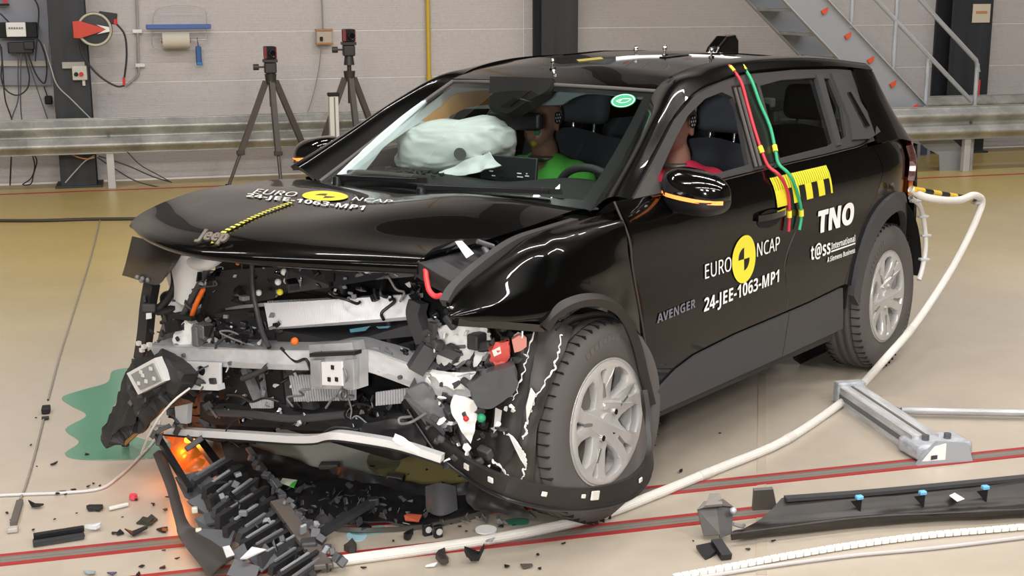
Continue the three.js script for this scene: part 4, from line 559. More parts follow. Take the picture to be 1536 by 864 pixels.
part('inner_arch', sheet([[[832, 492], [870, 470], [925, 474], [952, 520], [962, 580]], [[815, 560], [850, 500], [925, 500], [940, 550], [955, 600]]].map((r, j) => r.map(([a, b]) => cz(a, b, j ? -0.62 : -0.86))), 30, 8, 0.006, crumple(0.006, 14)), mt.liner);
// torn wheel-arch liner in front of the tyre
const lin = (name, rows, m, a = 0.02, f = 9, s = 0, l) => part(name, sheet(rows.map((r) => r.map(([x, y, d]) => cx(x, y, d))), 26, 40, 0.005, crumple(a, f, s)), m, l);
const linerM = M(0x47423f, 0.55, 0, { map: scuffTex });
lin('arch_liner', [[[800, 488, 0.10], [830, 482, 0.06], [862, 486, 0.0]], [[795, 540, 0.18], [815, 540, 0.15], [845, 530, 0.10]], [[780, 600, 0.24], [802, 600, 0.22], [822, 590, 0.2]], [[762, 660, 0.26], [785, 665, 0.25], [805, 660, 0.22]], [[748, 722, 0.26], [772, 728, 0.24], [801, 724, 0.22]]], linerM, 0.02, 9, 2, 'grey torn wheel arch liner');
lin('arch_liner', [[[765, 495, 0.16], [786, 505, 0.18], [806, 496, 0.14]], [[752, 560, 0.22], [778, 570, 0.24], [796, 560, 0.22]], [[742, 620, 0.25], [765, 630, 0.28], [786, 620, 0.25]], [[730, 690, 0.26], [748, 700, 0.28], [765, 690, 0.26]]], mt.liner, 0.022, 10, 5);
const tear = (pts, r = 0.0035) => { const c = curve(pts.map(([a, b, d]) => cx(a, b, d))), n = pts.length * 6, q = []; for (let i = 0; i <= n; i++) q.push(c.getPoint(i / n).add(V(0, rr(-0.005, 0.005), rr(-0.006, 0.006)))); for (let i = 0; i < n; i += 4) part('torn_white_edge', sweep(q.slice(i, i + 5), 0.003, r * rr(1.2, 3.4), 16, () => 0, (t) => 0.35 + 1.3 * t * (1 - t)), mt.white); };
tear([[842, 500, 0.14], [836, 535, 0.17], [828, 560, 0.19], [806, 590, 0.25], [797, 612, 0.26], [790, 640, 0.28], [786, 660, 0.29]], 0.004); tear([[760, 650, 0.30], [775, 668, 0.30], [785, 680, 0.3], [787, 700, 0.3], [777, 724, 0.29], [762, 716, 0.3], [750, 700, 0.29], [738, 690, 0.3]], 0.004); tear([[800, 500, 0.18], [790, 540, 0.22], [780, 575, 0.26], [770, 600, 0.28]], 0.003);
part('torn_white_piece', [[[762, 650], [769, 655], [776, 664], [786, 682], [788, 700], [781, 690], [772, 672]], [[743, 612], [752, 616], [749, 640], [740, 650]], [[796, 582], [803, 592], [797, 612], [790, 632], [789, 610]]].map((q) => plate(q.map(([a, b]) => cx(a, b, 0.3)), 0.003)), mt.white, 'torn white plastic lining', 'stuff');
// body behind: dark engine bay block
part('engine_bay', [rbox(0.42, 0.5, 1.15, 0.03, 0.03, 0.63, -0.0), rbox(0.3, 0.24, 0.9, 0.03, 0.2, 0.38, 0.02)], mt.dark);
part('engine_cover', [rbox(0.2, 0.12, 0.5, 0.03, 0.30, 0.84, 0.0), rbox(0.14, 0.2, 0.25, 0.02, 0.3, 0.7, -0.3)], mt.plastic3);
// bumper beam with crash boxes
const beamPts = [[236, 529, 0.0], [262, 531, 0.03], [330, 533, 0.035], [410, 537, 0.035], [470, 538, 0.035], [535, 534, 0.03], [580, 545, 0.03], [630, 562, 0.04], [680, 575, 0.06], [712, 572, 0.07]].map(([a, b, d]) => B(a, b, d));
const beam = part('bumper_beam', sweep(beamPts, 0.07, 0.062, 90, (t) => 0.06 * Math.sin(t * 9), (t) => t > 0.7 ? 1.0 + 0.45 * (t - 0.7) : 1), mt.alu2);
obj('beam_flange', sweep(beamPts.map((p) => p.clone().add(V(-0.02, 0.036, 0))), 0.1, 0.008, 90, () => 0.1), mt.alu, beam); obj('beam_flange', sweep(beamPts.map((p) => p.clone().add(V(0.038, -0.02, 0))), 0.006, 0.016, 90), mt.alu, beam);
for (const [a, b] of [[275, 533], [345, 545], [505, 545], [600, 566]]) obj('beam_bolt', put(new THREE.CylinderGeometry(0.007, 0.007, 0.01, 10), B(a, b, 0.078), 0, 0, Math.PI / 2), mt.steel, beam);
{ const c = [[273, 543], [330, 545], [332, 580], [274, 578]].map(([a, b]) => B(a, b, 0.09)); const X = c[1].clone().sub(c[0]), Y = c[3].clone().sub(c[0]), w = X.length(), h = Y.length(), xx = X.normalize(), yy = Y.normalize(), g = extr([[0, 0], [w, 0], [w, h], [0, h]], 0.006, 0.002, [circle(w * 0.5, h * 0.35, 0.026, 20, 0.02), [[w * 0.7, h * 0.62], [w * 0.78, h * 0.62], [w * 0.78, h * 0.7], [w * 0.7, h * 0.7]]]);
  g.applyMatrix4(new THREE.Matrix4().makeBasis(xx, yy, xx.clone().cross(yy)).setPosition(c[0])); const br = part('beam_bracket', g, M(0xd8d9da, 0.35, 0.3), 'bright bracket with a round hole'); obj('bracket_fold', bar(c[3], c[2], 0.03, 0.02), M(0xd8d9da, 0.35, 0.3), br); obj('bracket_side', Bq([[273, 543, 0.09], [273, 578, 0.09], [268, 570, 0], [268, 540, 0]]), M(0xc8c9ca, 0.35, 0.3), br); }
{ // crash box: each side is a flat piece standing in its own plane
  const slab = (pts, d, th, bevel = 0.002) => { const c = pts.map(([a, b]) => cx(a, b, 0.47 + d)), X = c[1].clone().sub(c[0]).normalize(), Z = V(-1, 0, 0).addScaledVector(X, X.x).normalize(), Y = Z.clone().cross(X); const g = extr(c.map((p) => { const e = p.clone().sub(c[0]); return [e.dot(X), e.dot(Y)]; }), th, bevel); return g.applyMatrix4(new THREE.Matrix4().makeBasis(X, Y, Z).setPosition(c[0])); };
  const bright = M(0xe4e5e7, 0.3, 0.25), br = part('crash_box', slab([[466, 534], [530, 531], [531, 584], [468, 582]], 0.085, 0.06), mt.alu2); obj('crash_box_plate', slab([[483, 544], [513, 543], [514, 578], [484, 577]], 0.112, 0.02), bright, br); obj('crash_box_wing', slab([[515, 541], [530, 540], [531, 582], [516, 582]], 0.108, 0.018), mt.alu, br); obj('crash_box_wing', slab([[466, 541], [481, 541], [482, 580], [468, 580]], 0.104, 0.014), mt.alu, br); obj('crash_box_top', slab([[464, 518], [528, 515], [531, 530], [465, 533]], 0.078, 0.05), mt.alu, br); obj('crash_box_lip', slab([[465, 531], [531, 528], [531, 532], [465, 535]], 0.104, 0.03), mt.plastic3, br);
  for (const [a, b] of [[499, 551], [494, 569], [505, 569]]) obj('slot', put(new THREE.BoxGeometry(0.006, 0.013, 0.011), cx(a, b, 0.585)), mt.dark, br); obj('tow_eye', put(new THREE.TorusGeometry(0.014, 0.005, 8, 16), cx(514, 592, 0.57)), mt.steel, br); }
// lower beam
const lowPts = [[232, 643, 0], [290, 648, 0.01], [370, 653, 0.02], [450, 658, 0.02], [480, 657, 0.025], [504, 652, 0.035], [545, 657, 0.03], [600, 667, 0.05], [664, 687, 0.08]].map(([a, b, d]) => B(a, b, d + 0.06));
const low = part('lower_beam', sweep(lowPts, 0.03, 0.024, 80), M(0xd9dadb, 0.3, 0.25), 'bright lower cross beam'); obj('beam_underside', sweep(lowPts.map((p) => p.clone().add(V(0, -0.015, 0))), 0.035, 0.006, 80), mt.dark, low);
obj('clear_bracket', Bq([[262, 610], [282, 606], [280, 636], [264, 634]], 0.1, 0.02), M(0xaeb0b2, 0.3, 0.2), low);
part('crumpled_foil', sheet([[[592, 652], [612, 662], [630, 672]], [[588, 662], [606, 672], [628, 680]]].map((r) => r.map(([a, b]) => B(a, b, 0.13))), 12, 8, 0.003, crumple(0.015, 30)), mt.white);
// upper panel, ducts, radiator
const slam = part('slam_panel', Bq([[300, 412], [380, 402], [430, 400], [432, 436], [410, 448], [300, 470]], -0.02, 0.05), mt.plastic); obj('upper_bar', Bq([[430, 404], [540, 398], [650, 388], [652, 412], [560, 420], [500, 430], [432, 440]], 0.0, 0.04), mt.plastic2, slam);
for (const [a, b] of [[417, 423], [430, 421], [550, 405], [388, 439], [426, 408], [420, 438]]) obj('clip', put(new THREE.SphereGeometry(0.011, 12, 8), B(a, b, 0.008)), a === 420 ? mt.yellow : mt.white, slam);
obj('latch_slot', Bq([[487, 411], [500, 410], [500, 422], [488, 424]], 0.004, 0.006), mt.dark, slam);
const ribTex = noiseTex(64, (x, y) => 0.5 + 0.3 * Math.sin(x * Math.PI * 16) + 0.2 * tile(x, y, 30, 31)); ribTex.repeat.set(16, 1);
const rad = part('condenser', sheet([[[406, 457, -0.05], [520, 452, -0.05], [630, 446, -0.05]], [[410, 476, -0.035], [520, 470, -0.035], [635, 462, -0.035]], [[413, 494, -0.02], [520, 487, -0.02], [640, 478, -0.02]]].map((r) => r.map(([a, b, d]) => B(a, b, d))), 40, 12, 0.03), M(0xe9eaee, 0.36, 0.0, { bumpMap: ribTex, bumpScale: 0.0012 }));
{ const teeth = []; const a = B(404, 456, -0.035), b = B(632, 445, -0.035); for (let i = 0; i <= 60; i++) teeth.push(box(0.012, 0.014, 0.005, ...a.clone().lerp(b, i / 60).add(V(0, 0.004, 0)).toArray())); obj('condenser_teeth', teeth, mt.alu, rad, null, 'stuff'); const c = B(325, 462, -0.05); obj('condenser_edge', bar(B(340, 462, -0.05), a, 0.012, 0.012), mt.alu, rad); }
const duct = part('lower_duct', Bq([[413, 494], [520, 487], [642, 479], [646, 502], [520, 514], [417, 520]], -0.02, 0.03), mt.plastic); obj('blue_scuff', [Bq([[524, 494], [556, 489], [548, 496], [526, 499]], -0.018, 0.002), Bq([[564, 490], [586, 489], [582, 492], [568, 493]], -0.018, 0.002)], M(0x3f7486, 0.5), duct, 'blue paint scuff', 'stuff');
part('air_duct', Bq([[322, 470], [378, 462], [408, 470], [414, 520], [332, 522]], -0.03, 0.04), mt.plastic); part('air_duct', Bq([[430, 512], [530, 505], [640, 506], [644, 545], [540, 530], [470, 528]], -0.05, 0.04), mt.plastic3);
part('fan_shroud', Bq([[330, 550], [420, 552], [428, 608], [340, 628]], -0.02, 0.03), mt.plastic); part('fan_shroud', Bq([[424, 552], [462, 552], [470, 615], [430, 610]], -0.0, 0.03), mt.plastic2); part('shroud_post', [bar(B(366, 548, 0.02), B(388, 602, 0.02), 0.02, 0.03), bar(B(392, 556, 0.02), B(398, 606, 0.02), 0.012, 0.016)], mt.grey, null, 'stuff');
part('shroud_pipe', tube([B(364, 568, 0.05), B(384, 560, 0.06), B(404, 548, 0.07)], 0.011), mt.plastic2);
function fins(q, n) { const [a, b, c, d] = q.map(([x, y]) => B(x, y, 0.03)), f = []; for (let i = 0; i <= n; i++) { const t = i / n; f.push(bar(a.clone().lerp(b, t), d.clone().lerp(c, t), 0.0036, 0.012, V(1, 0, 0))); } return f; }
const core = part('radiator', [Bq([[425, 555], [540, 552], [660, 570], [660, 610], [540, 612], [430, 618]], -0.06, 0.03)], mt.plastic3); obj('radiator_fins', [...fins([[436, 563], [532, 560], [532, 600], [444, 602]], 24), ...fins([[566, 588], [652, 576], [652, 600], [566, 608]], 22), ...fins([[376, 604], [408, 596], [408, 612], [380, 612]], 11)], M(0xb9bbbf, 0.35, 0.2), core, null, 'stuff');
part('lower_crossmember', [Bq([[300, 604], [380, 606], [420, 618], [420, 642], [300, 636]], 0.0, 0.05), Bq([[420, 606], [520, 598], [610, 620], [612, 655], [520, 648], [420, 644]], -0.01, 0.05)].flat(), mt.plastic, null, 'stuff'); part('crossmember_tube', tube([B(315, 618, 0.04), B(380, 622, 0.05), B(440, 628, 0.05), B(520, 622, 0.04)], 0.014), mt.plastic2);
part('torn_fascia', sheet([[[545, 636], [600, 628], [640, 650]], [[540, 650], [600, 655], [640, 672]]].map((r) => r.map(([a, b]) => B(a, b, 0.06))), 14, 8, 0.005, crumple(0.01, 14)), mt.plastic3); part('broken_strip', plate([B(606, 596, 0.09), B(622, 566, 0.08), B(634, 600, 0.08), B(668, 650, 0.1), B(660, 664, 0.1)], 0.008), mt.plastic2);
// right-hand corner: fender end, washer bottle, struts
part('fender_end', sheet([[[206, 356, 0.44], [240, 364, 0.5], [278, 372, 0.52]], [[199, 385, 0.46], [232, 392, 0.52], [262, 398, 0.53]], [[191, 412, 0.44], [220, 420, 0.5], [244, 422, 0.5]]].map((r) => r.map(([a, b, d]) => cx(a, b, d))), 20, 14, 0.02), M(0x2b2623, 0.3)); part('fender_clips', [[206, 416], [214, 418], [222, 420], [212, 421]].map(([a, b]) => ball(0.009, ...cx(a, b, 0.53).toArray(), 8)), mt.grey, null, 'stuff');
const strut = part('corner_strut', sweep([[228, 424, 0.48], [222, 460, 0.48], [218, 500, 0.48], [212, 540, 0.46]].map(([a, b, d]) => cx(a, b, d)), 0.05, 0.035, 20, () => 0, () => 1, V(1, 0, 0)), mt.plastic); part('corner_arch', tube([[262, 398, 0.46], [262, 430, 0.47], [246, 456, 0.47], [234, 466, 0.47], [262, 462, 0.46], [280, 452, 0.44]].map(([a, b, d]) => cx(a, b, d)), 0.016, 40), mt.plastic3);
part('strut_sticker', plate([[219, 470], [227, 469], [227, 478], [219, 479]].map(([a, b]) => cx(a, b, 0.505)), 0.002), mt.white);
const bottle = part('washer_bottle', sheet([[[266, 378], [290, 380], [318, 384]], [[268, 405], [292, 410], [312, 408]], [[276, 430], [290, 436], [302, 434]], [[280, 448], [288, 452], [294, 450]]].map((r, j) => r.map(([a, b], i) => B(a, b, -0.06 + (i === 1 ? 0.04 : 0)))), 20, 20, 0.05), M(0xcfcfcd, 0.5)); obj('filler_pipe', tube([B(286, 390, 0.0), B(300, 396, 0.02), B(314, 394, 0.02), B(326, 385, 0.0), B(330, 374, -0.05)], 0.024, 40, 14), M(0xd6d6d6, 0.45), bottle); obj('bottle_foot', sheet([[[268, 445], [285, 440], [300, 450]], [[264, 462], [280, 466], [296, 462]]].map((r) => r.map(([a, b]) => B(a, b, -0.04))), 10, 6, 0.04), M(0xb9b9ba, 0.5), bottle);
part('pump_housing', rbox(0.09, 0.12, 0.09, 0.03, B(262, 460, -0.06)), mt.plastic3); part('white_reservoir', sheet([[[280, 486], [292, 478], [300, 482]], [[272, 500], [288, 498], [302, 500]], [[276, 514], [288, 516], [300, 512]]].map((r) => r.map(([a, b]) => B(a, b, 0.0))), 12, 12, 0.04, crumple(0.006, 20)), mt.white);
part('stay_rod', [rod(B(312, 402, 0.02), B(274, 474, 0.03), 0.011), rod(B(274, 474, 0.03), B(262, 490, 0.02), 0.008)], mt.plastic2, null, 'stuff'); part('orange_cable', tube([B(305, 434, 0.03), B(298, 448, 0.04), B(292, 462, 0.04), B(288, 474, 0.03)], 0.009), mt.orange); part('orange_cable', tube([B(356, 386, -0.02), B(358, 392, 0.0), B(356, 396, 0.0)], 0.007), mt.orange); part('cross_bracket', [bar(B(262, 472, 0.03), B(296, 477, 0.03), 0.05, 0.014), bar(B(256, 490, 0.03), B(276, 486, 0.03), 0.05, 0.04)], mt.dark, null, 'stuff');
part('latch_unit', [rbox(0.05, 0.05, 0.06, 0.008, B(305, 496, 0.08)), rbox(0.03, 0.07, 0.03, 0.006, B(296, 504, 0.1))], mt.steel, null, 'stuff'); part('latch_cover', Bq([[292, 490], [318, 489], [312, 506], [296, 500]], 0.1, 0.01), mt.dark); part('orange_clip', ball(0.013, ...B(442, 512, 0.08).toArray(), 10), mt.orange);
part('vertical_pipe', tube([B(378, 392, 0.02), B(379, 430, 0.04), B(386, 470, 0.05), B(394, 500, 0.07), B(404, 522, 0.09)], 0.008), mt.plastic2);
// fuse box, red cable and what hangs at the crushed corner
const fuse = part('fuse_box', plate([[626, 392, -0.66], [650, 372, -0.66], [690, 358, -0.64], [726, 366, -0.66], [736, 392, -0.72], [680, 424, -0.745], [660, 414, -0.72]].map(([a, b, z]) => cz(a, b, z)), 0.05), M(0x1a1a1c, 0.5)); obj('box_label', plate([[683, 362, -0.668], [693, 361, -0.668], [711, 380, -0.7], [700, 387, -0.705]].map(([a, b, z]) => cz(a, b, z - 0.012)), 0.002), mt.white, fuse, 'white label on the fuse box');
part('box_bracket', [rod(cz(716, 362, -0.70), cz(740, 370, -0.72), 0.008), rod(cz(726, 370, -0.70), cz(736, 390, -0.73), 0.01)], mt.steel, null, 'stuff'); part('inner_panel', plate([[740, 356, -0.6], [790, 350, -0.62], [850, 340, -0.66], [850, 336, -0.68], [760, 372, -0.7]].map(([a, b, z]) => cz(a, b, z)), 0.01), M(0x24252c, 0.5)); part('red_cable', tube([[632, 396, 0.02], [638, 404, 0.04], [640, 420, 0.05], [644, 436, 0.06], [652, 444, 0.06], [662, 443, 0.05]].map(([a, b, d]) => B(a, b, d + 0.10)), 0.0085, 40), mt.redcable); part('thin_wire', tube([[620, 405], [640, 420], [655, 428], [668, 430]].map(([a, b]) => B(a, b, 0.08)), 0.003, 20), mt.grey);
part('corner_hose', sweep([[628, 452], [624, 470], [630, 490], [638, 512]].map(([a, b]) => B(a, b, 0.03)), 0.05, 0.04, 20, () => 0, () => 1, V(1, 0, 0)), mt.plastic2); part('foam_block', sheet([[[652, 492], [700, 486], [726, 494]], [[656, 515], [702, 515], [738, 512]], [[664, 538], [700, 542], [734, 540]]].map((r) => r.map(([a, b]) => B(a, b, 0.04))), 24, 20, 0.04, crumple(0.02, 16, 3)), M(0xdededc, 0.5)); part('foam_block', sheet([[[648, 555], [690, 560], [720, 556]], [[660, 575], [695, 585], [722, 580]]].map((r) => r.map(([a, b]) => B(a, b, 0.09))), 20, 12, 0.02, crumple(0.015, 20, 8)), mt.white); part('foam_block', sheet([[[680, 592], [705, 596], [716, 606]], [[676, 612], [700, 622], [712, 640]], [[690, 640], [700, 655], [706, 665]]].map((r) => r.map(([a, b]) => B(a, b, 0.12))), 18, 16, 0.006, crumple(0.014, 24, 11)), mt.white);
const con = part('red_connector', sheet([[[732, 522], [745, 514], [764, 508]], [[738, 536], [750, 534], [766, 526]], [[742, 546], [752, 544], [762, 538]]].map((r) => r.map(([a, b]) => B(a, b, 0.12))), 14, 14, 0.03, crumple(0.006, 40)), M(0xb6453c, 0.5)); obj('connector_tail', sheet([[[768, 506], [780, 500], [790, 506]], [[772, 525], [782, 522], [790, 516]]].map((r) => r.map(([a, b]) => B(a, b, 0.12))), 8, 8, 0.03), M(0xb5766a, 0.6), con); obj('connector_label', Bq([[738, 526], [750, 520], [752, 530], [741, 535]], 0.145, 0.003), mt.offwhite, con);
part('lamp_module', sheet([[[704, 572], [730, 552], [770, 540]], [[712, 590], [742, 580], [776, 560]], [[716, 598], [740, 604], [770, 585]]].map((r) => r.map(([a, b]) => B(a, b, 0.14))), 24, 18, 0.05, crumple(0.008, 12)), M(0x3f4144, 0.35)); part('lamp_module', Bq([[704, 575], [716, 560], [722, 566], [722, 590], [706, 592]], 0.16, 0.03), mt.plastic3); part('broken_headlamp', sheet([[[614, 580], [635, 570], [648, 578]], [[630, 612], [650, 612], [664, 604]], [[650, 640], [672, 640], [690, 632]]].map((r) => r.map(([a, b]) => B(a, b, 0.07))), 18, 20, 0.02, crumple(0.02, 12, 6)), M(0x66686c, 0.35)); part('broken_duct', [bar(B(645, 520, 0.09), B(622, 556, 0.1), 0.05, 0.05), bar(B(640, 515, 0.08), B(690, 535, 0.09), 0.03, 0.03)], mt.plastic2, null, 'stuff'); part('green_clip', ball(0.014, ...B(722, 627, 0.16).toArray(), 8), mt.green); part('red_clip', ball(0.009, ...B(699, 628, 0.15).toArray(), 8), mt.red);
// the lamp corner hanging on the right
const hang = part('hanging_lamp_housing', sheet([[[220, 540], [262, 530], [300, 560]], [[196, 580], [240, 575], [285, 585]], [[180, 625], [215, 625], [255, 610]], [[168, 660], [188, 668], [200, 650]]].map((r) => r.map(([a, b], i) => cx(a, b, 0.5 + 0.04 * i))), 30, 30, 0.05, crumple(0.018, 13, 9)), mt.plastic); { const c = [[190, 560], [232, 537], [247, 572], [207, 592]].map(([a, b]) => cx(a, b, 0.64)); const ba = obj('lamp_ballast', plate(c, 0.03), M(0xd6d6d4, 0.35, 0.1), hang, 'silver ballast box'); const cc = [[196, 562], [228, 545], [240, 571], [210, 585]].map(([a, b]) => cx(a, b, 0.648)); obj('ballast_plate', plate(cc, 0.008), M(0x8a8a8c, 0.5, 0.1), ba); for (const [a, b] of [[208, 575], [214, 563], [226, 553], [231, 568], [219, 572], [211, 558]]) obj('ballast_pad', put(new THREE.BoxGeometry(0.004, 0.012, 0.014), cx(a, b, 0.652)), mt.offwhite, ba); }
for (const [a, b] of [[208, 515], [216, 520], [213, 525], [224, 517]]) obj('lamp_clip', put(new THREE.BoxGeometry(0.014, 0.014, 0.014), cx(a, b, 0.56)), mt.offwhite, hang); obj('housing_ribs', Array.from({ length: 22 }, () => { const t = rnd(), px = 185 + rr(0, 90) * (1 - t * 0.4) + (1 - t) * 20, py = 665 - t * 125; return rbox(rr(0.01, 0.03), rr(0.02, 0.08), rr(0.006, 0.02), 0.003, cx(px, py, rr(0.56, 0.62)), rr(-1, 1), rr(-1, 1), rr(0, 3)); }), mt.plastic2, hang, null, 'stuff');
part('bare_wire', tube([cx(285, 582, 0.6), cx(262, 600, 0.64), cx(240, 625, 0.66), cx(225, 650, 0.66), cx(212, 680, 0.6)], 0.004, 40), mt.offwhite);
// splintered bits and wiring all over the engine bay
function splinters(name, n, m, rects, d0, d1, s0, s1, round = 0.5) { const g = []; for (let i = 0; i < n; i++) { const r = rects[Math.floor(rnd() * rects.length)], p = B(rr(r[0], r[2]), rr(r[1], r[3]), rr(d0, d1)), s = rr(s0, s1), k = rnd() < round ? rbox(s * rr(0.3, 1), s * rr(0.3, 1), s * rr(0.2, 0.8), s * 0.12) : shard(s * 0.7, s * 0.15, 6); g.push(put(k, p, rr(0, 6), rr(0, 6), rr(0, 6))); } return part(name, g, m, null, 'stuff'); }
const allR = [[300, 400, 640, 450], [300, 470, 420, 520], [320, 545, 470, 640], [420, 520, 640, 560], [520, 590, 700, 650], [640, 460, 780, 600], [640, 600, 760, 700]], leftR = [[640, 470, 790, 600], [640, 590, 770, 700]], rightR = [[215, 440, 300, 560], [280, 560, 340, 640]];
splinters('broken_black_bits', 170, mt.plastic3, allR, -0.03, 0.05, 0.014, 0.05); splinters('broken_grey_bits', 90, mt.grey, allR, -0.03, 0.05, 0.012, 0.04); splinters('broken_dark_bits', 110, mt.plastic2, leftR, 0.02, 0.13, 0.02, 0.08, 0.3); splinters('broken_white_bits', 40, mt.white, leftR, 0.06, 0.15, 0.01, 0.032, 0.0); splinters('broken_dark_bits', 50, mt.plastic, rightR, -0.02, 0.1, 0.02, 0.06); splinters('broken_metal_bits', 80, M(0xb9bbbf, 0.3, 0.2), allR, 0, 0.08, 0.008, 0.026, 0.1); splinters('broken_black_bits', 60, mt.gloss, allR, 0.0, 0.07, 0.015, 0.05, 0.3);
for (let i = 0; i < 26; i++) { const r = allR[i % allR.length], d = rr(0.02, 0.1); let x = rr(r[0], r[2]), y = rr(r[1], r[3]); const pts = []; for (let k = 0; k < 5; k++) { pts.push(B(x, y, d + rr(-0.02, 0.02))); x += rr(-28, 28); y += rr(-6, 22); } part('wire', tube(pts, rr(0.0025, 0.006), 30, 6), [mt.plastic3, mt.grey, mt.plastic2, mt.plastic3][i % 4]); }
// cowl, wipers
part('cowl', sheet([[[-0.40, 0.985, 0.68], [-0.27, 0.995, 0.34], [-0.235, 1.0, 0], [-0.27, 0.995, -0.34], [-0.40, 0.985, -0.68]], [[-0.46, 1.0, 0.69], [-0.33, 1.01, 0.34], [-0.29, 1.012, 0], [-0.33, 1.01, -0.34], [-0.46, 1.0, -0.69]]].map((r) => r.map((p) => V(...p))), 30, 6, 0.01), mt.plastic3);
for (const [a, b, c] of [[0.12, 0.02, 0.44], [0.5, 0.03, 0.86]]) { const w = part('wiper', bar(wsAt(a, b, 0.03), wsAt(c, b + 0.06, 0.02), 0.014, 0.014), mt.plastic3); obj('wiper_blade', bar(wsAt(a - 0.04, b + 0.02, 0.012), wsAt(c + 0.03, b + 0.075, 0.012), 0.006, 0.02), mt.dark, w); obj('wiper_pivot', cyl(0.018, 0.02, 0.03, ...wsAt(a, 0.01, 0.02).toArray()), mt.plastic3, w); }
// ---------- inside the car ----------
const dash = part('dashboard', sheet([
  [[-0.44, 0.985, 0.66], [-0.34, 1.0, 0.33], [-0.32, 1.0, 0], [-0.34, 1.0, -0.33], [-0.44, 0.985, -0.66]],
  [[-0.62, 1.03, 0.68], [-0.58, 1.035, 0.33], [-0.58, 1.03, 0], [-0.6, 1.05, -0.33], [-0.62, 1.03, -0.68]],
  [[-0.80, 1.02, 0.68], [-0.80, 1.02, 0.33], [-0.80, 1.01, 0], [-0.82, 1.05, -0.33], [-0.80, 1.02, -0.68]],
  [[-0.84, 0.9, 0.68], [-0.84, 0.9, 0.33], [-0.84, 0.9, 0], [-0.84, 0.92, -0.33], [-0.84, 0.9, -0.68]],
  [[-0.72, 0.62, 0.68], [-0.72, 0.62, 0.33], [-0.72, 0.62, 0], [-0.72, 0.62, -0.33], [-0.72, 0.62, -0.68]]].map((r) => r.map((p) => V(...p))), 40, 30, 0.01), M(0x1b1c1c, 0.7));
{ const c = cz(764, 253, 0.0); obj('screen', rbox(0.016, 0.10, 0.27, 0.006, c.x, c.y, c.z, 0, 0.05, 0.12), M(0x202326, 0.4), dash); obj('screen_stand', bar(V(c.x, c.y - 0.08, c.z), V(c.x, c.y - 0.03, c.z), 0.12, 0.03, V(1, 0, 0)), mt.dark, dash); obj('ripped_edge', Array.from({ length: 26 }, (_, i) => put(shard(rr(0.008, 0.02), 0.004, 5), -0.6 + rr(-0.02, 0.02), 1.045 + rr(0, 0.012), 0.5 - i * 0.012, rr(0, 3), rr(0, 3))), mt.dark, dash, null, 'stuff'); obj('white_crumbs', Array.from({ length: 9 }, () => rbox(0.004, 0.004, rr(0.006, 0.02), 0.001, c.x + 0.02, c.y - 0.02 + rr(-0.012, 0.01), rr(-0.13, 0.1))), mt.white, dash, null, 'stuff'); obj('dash_cover', rbox(0.1, 0.03, 0.3, 0.01, -0.5, 1.04, 0.42, 0, 0.1, 0.1), M(0x3b3b36, 0.6), dash); }
{ const w = new THREE.Group(); w.name = 'steering_wheel'; w.position.set(-0.86, 0.94, -0.37); w.rotation.set(0, Math.PI / 2, 0); w.rotation.order = 'YXZ'; w.rotation.x = 0.42; car.add(w);
  obj('wheel_ring', new THREE.TorusGeometry(0.178, 0.016, 12, 48), M(0x2a2a2a, 0.6), w); obj('hub', rbox(0.15, 0.12, 0.06, 0.02), mt.plastic3, w); obj('spoke', [rbox(0.3, 0.04, 0.02, 0.008), rbox(0.03, 0.16, 0.02, 0.008, 0, -0.09, 0)], mt.plastic, w); obj('burst_airbag', sheet([[[-0.13, -0.12, -0.05], [0, -0.15, -0.09], [0.13, -0.12, -0.05]], [[-0.16, 0, -0.06], [0, 0, -0.12], [0.16, 0, -0.06]], [[-0.12, 0.1, -0.05], [0, 0.12, -0.08], [0.12, 0.1, -0.05]]].map((r) => r.map((p) => V(...p))), 20, 20, 0.006, crumple(0.02, 14)).scale(0.6, 0.5, 0.6), mt.offwhite, w); }
function seat(z, front = true) {
  const s = new THREE.Group(); s.name = 'car_seat'; s.position.set(front ? -1.52 : -2.3, 0, z); car.add(s); const w = front ? 0.25 : 0.3;
  obj('cushion', rbox(0.5, 0.16, w * 2, 0.06, 0.06, 0.56, 0, 0, 0, 0.12), mt.seat, s);
  obj('backrest', sheet([[[-0.13, 0.58], [-0.2, 0.75], [-0.25, 0.95], [-0.29, 1.12]]].flatMap((c) => [-1, -0.75, 0, 0.75, 1].map((k) => c.map(([x, y]) => V(x + 0.035 * k * k + (Math.abs(k) === 1 ? -0.04 : 0), y - 0.05 * k * k * (y > 1 ? 1 : 0), k * w)))), 24, 20, -0.08), mt.seat, s);
  obj('headrest', rbox(0.1, 0.17, 0.26, 0.045, -0.31, 1.235, 0, 0, 0, 0.18), mt.seatlight, s); for (const k of [-0.06, 0.06]) obj('headrest_post', rod(V(-0.29, 1.08, k), V(-0.305, 1.18, k), 0.007), mt.chrome, s); obj('backrest_bolster', [-1, 1].map((k) => rod(V(-0.12, 0.62, k * w), V(-0.22, 1.02, k * w * 0.92), 0.045, 0.035)), mt.seatlight, s, null, 'stuff');
}
seat(-0.37); seat(0.37); seat(-0.4, false); seat(0.4, false);
part('headliner', patch([[-1.1, -0.5], [-1.1, 0.5], [-2.8, 0.5], [-2.8, -0.5]], (x, z) => V(x, roofY(x, z) - 0.045, z), { th: 0.006, cell: 0.2, flip: true }), M(0x6f6d69, 0.9));
part('cabin_floor', [box(2.2, 0.06, 1.5, -1.7, 0.42, 0), box(0.06, 0.5, 1.4, -0.62, 0.62, 0)], M(0x151515, 0.9), null, 'stuff');
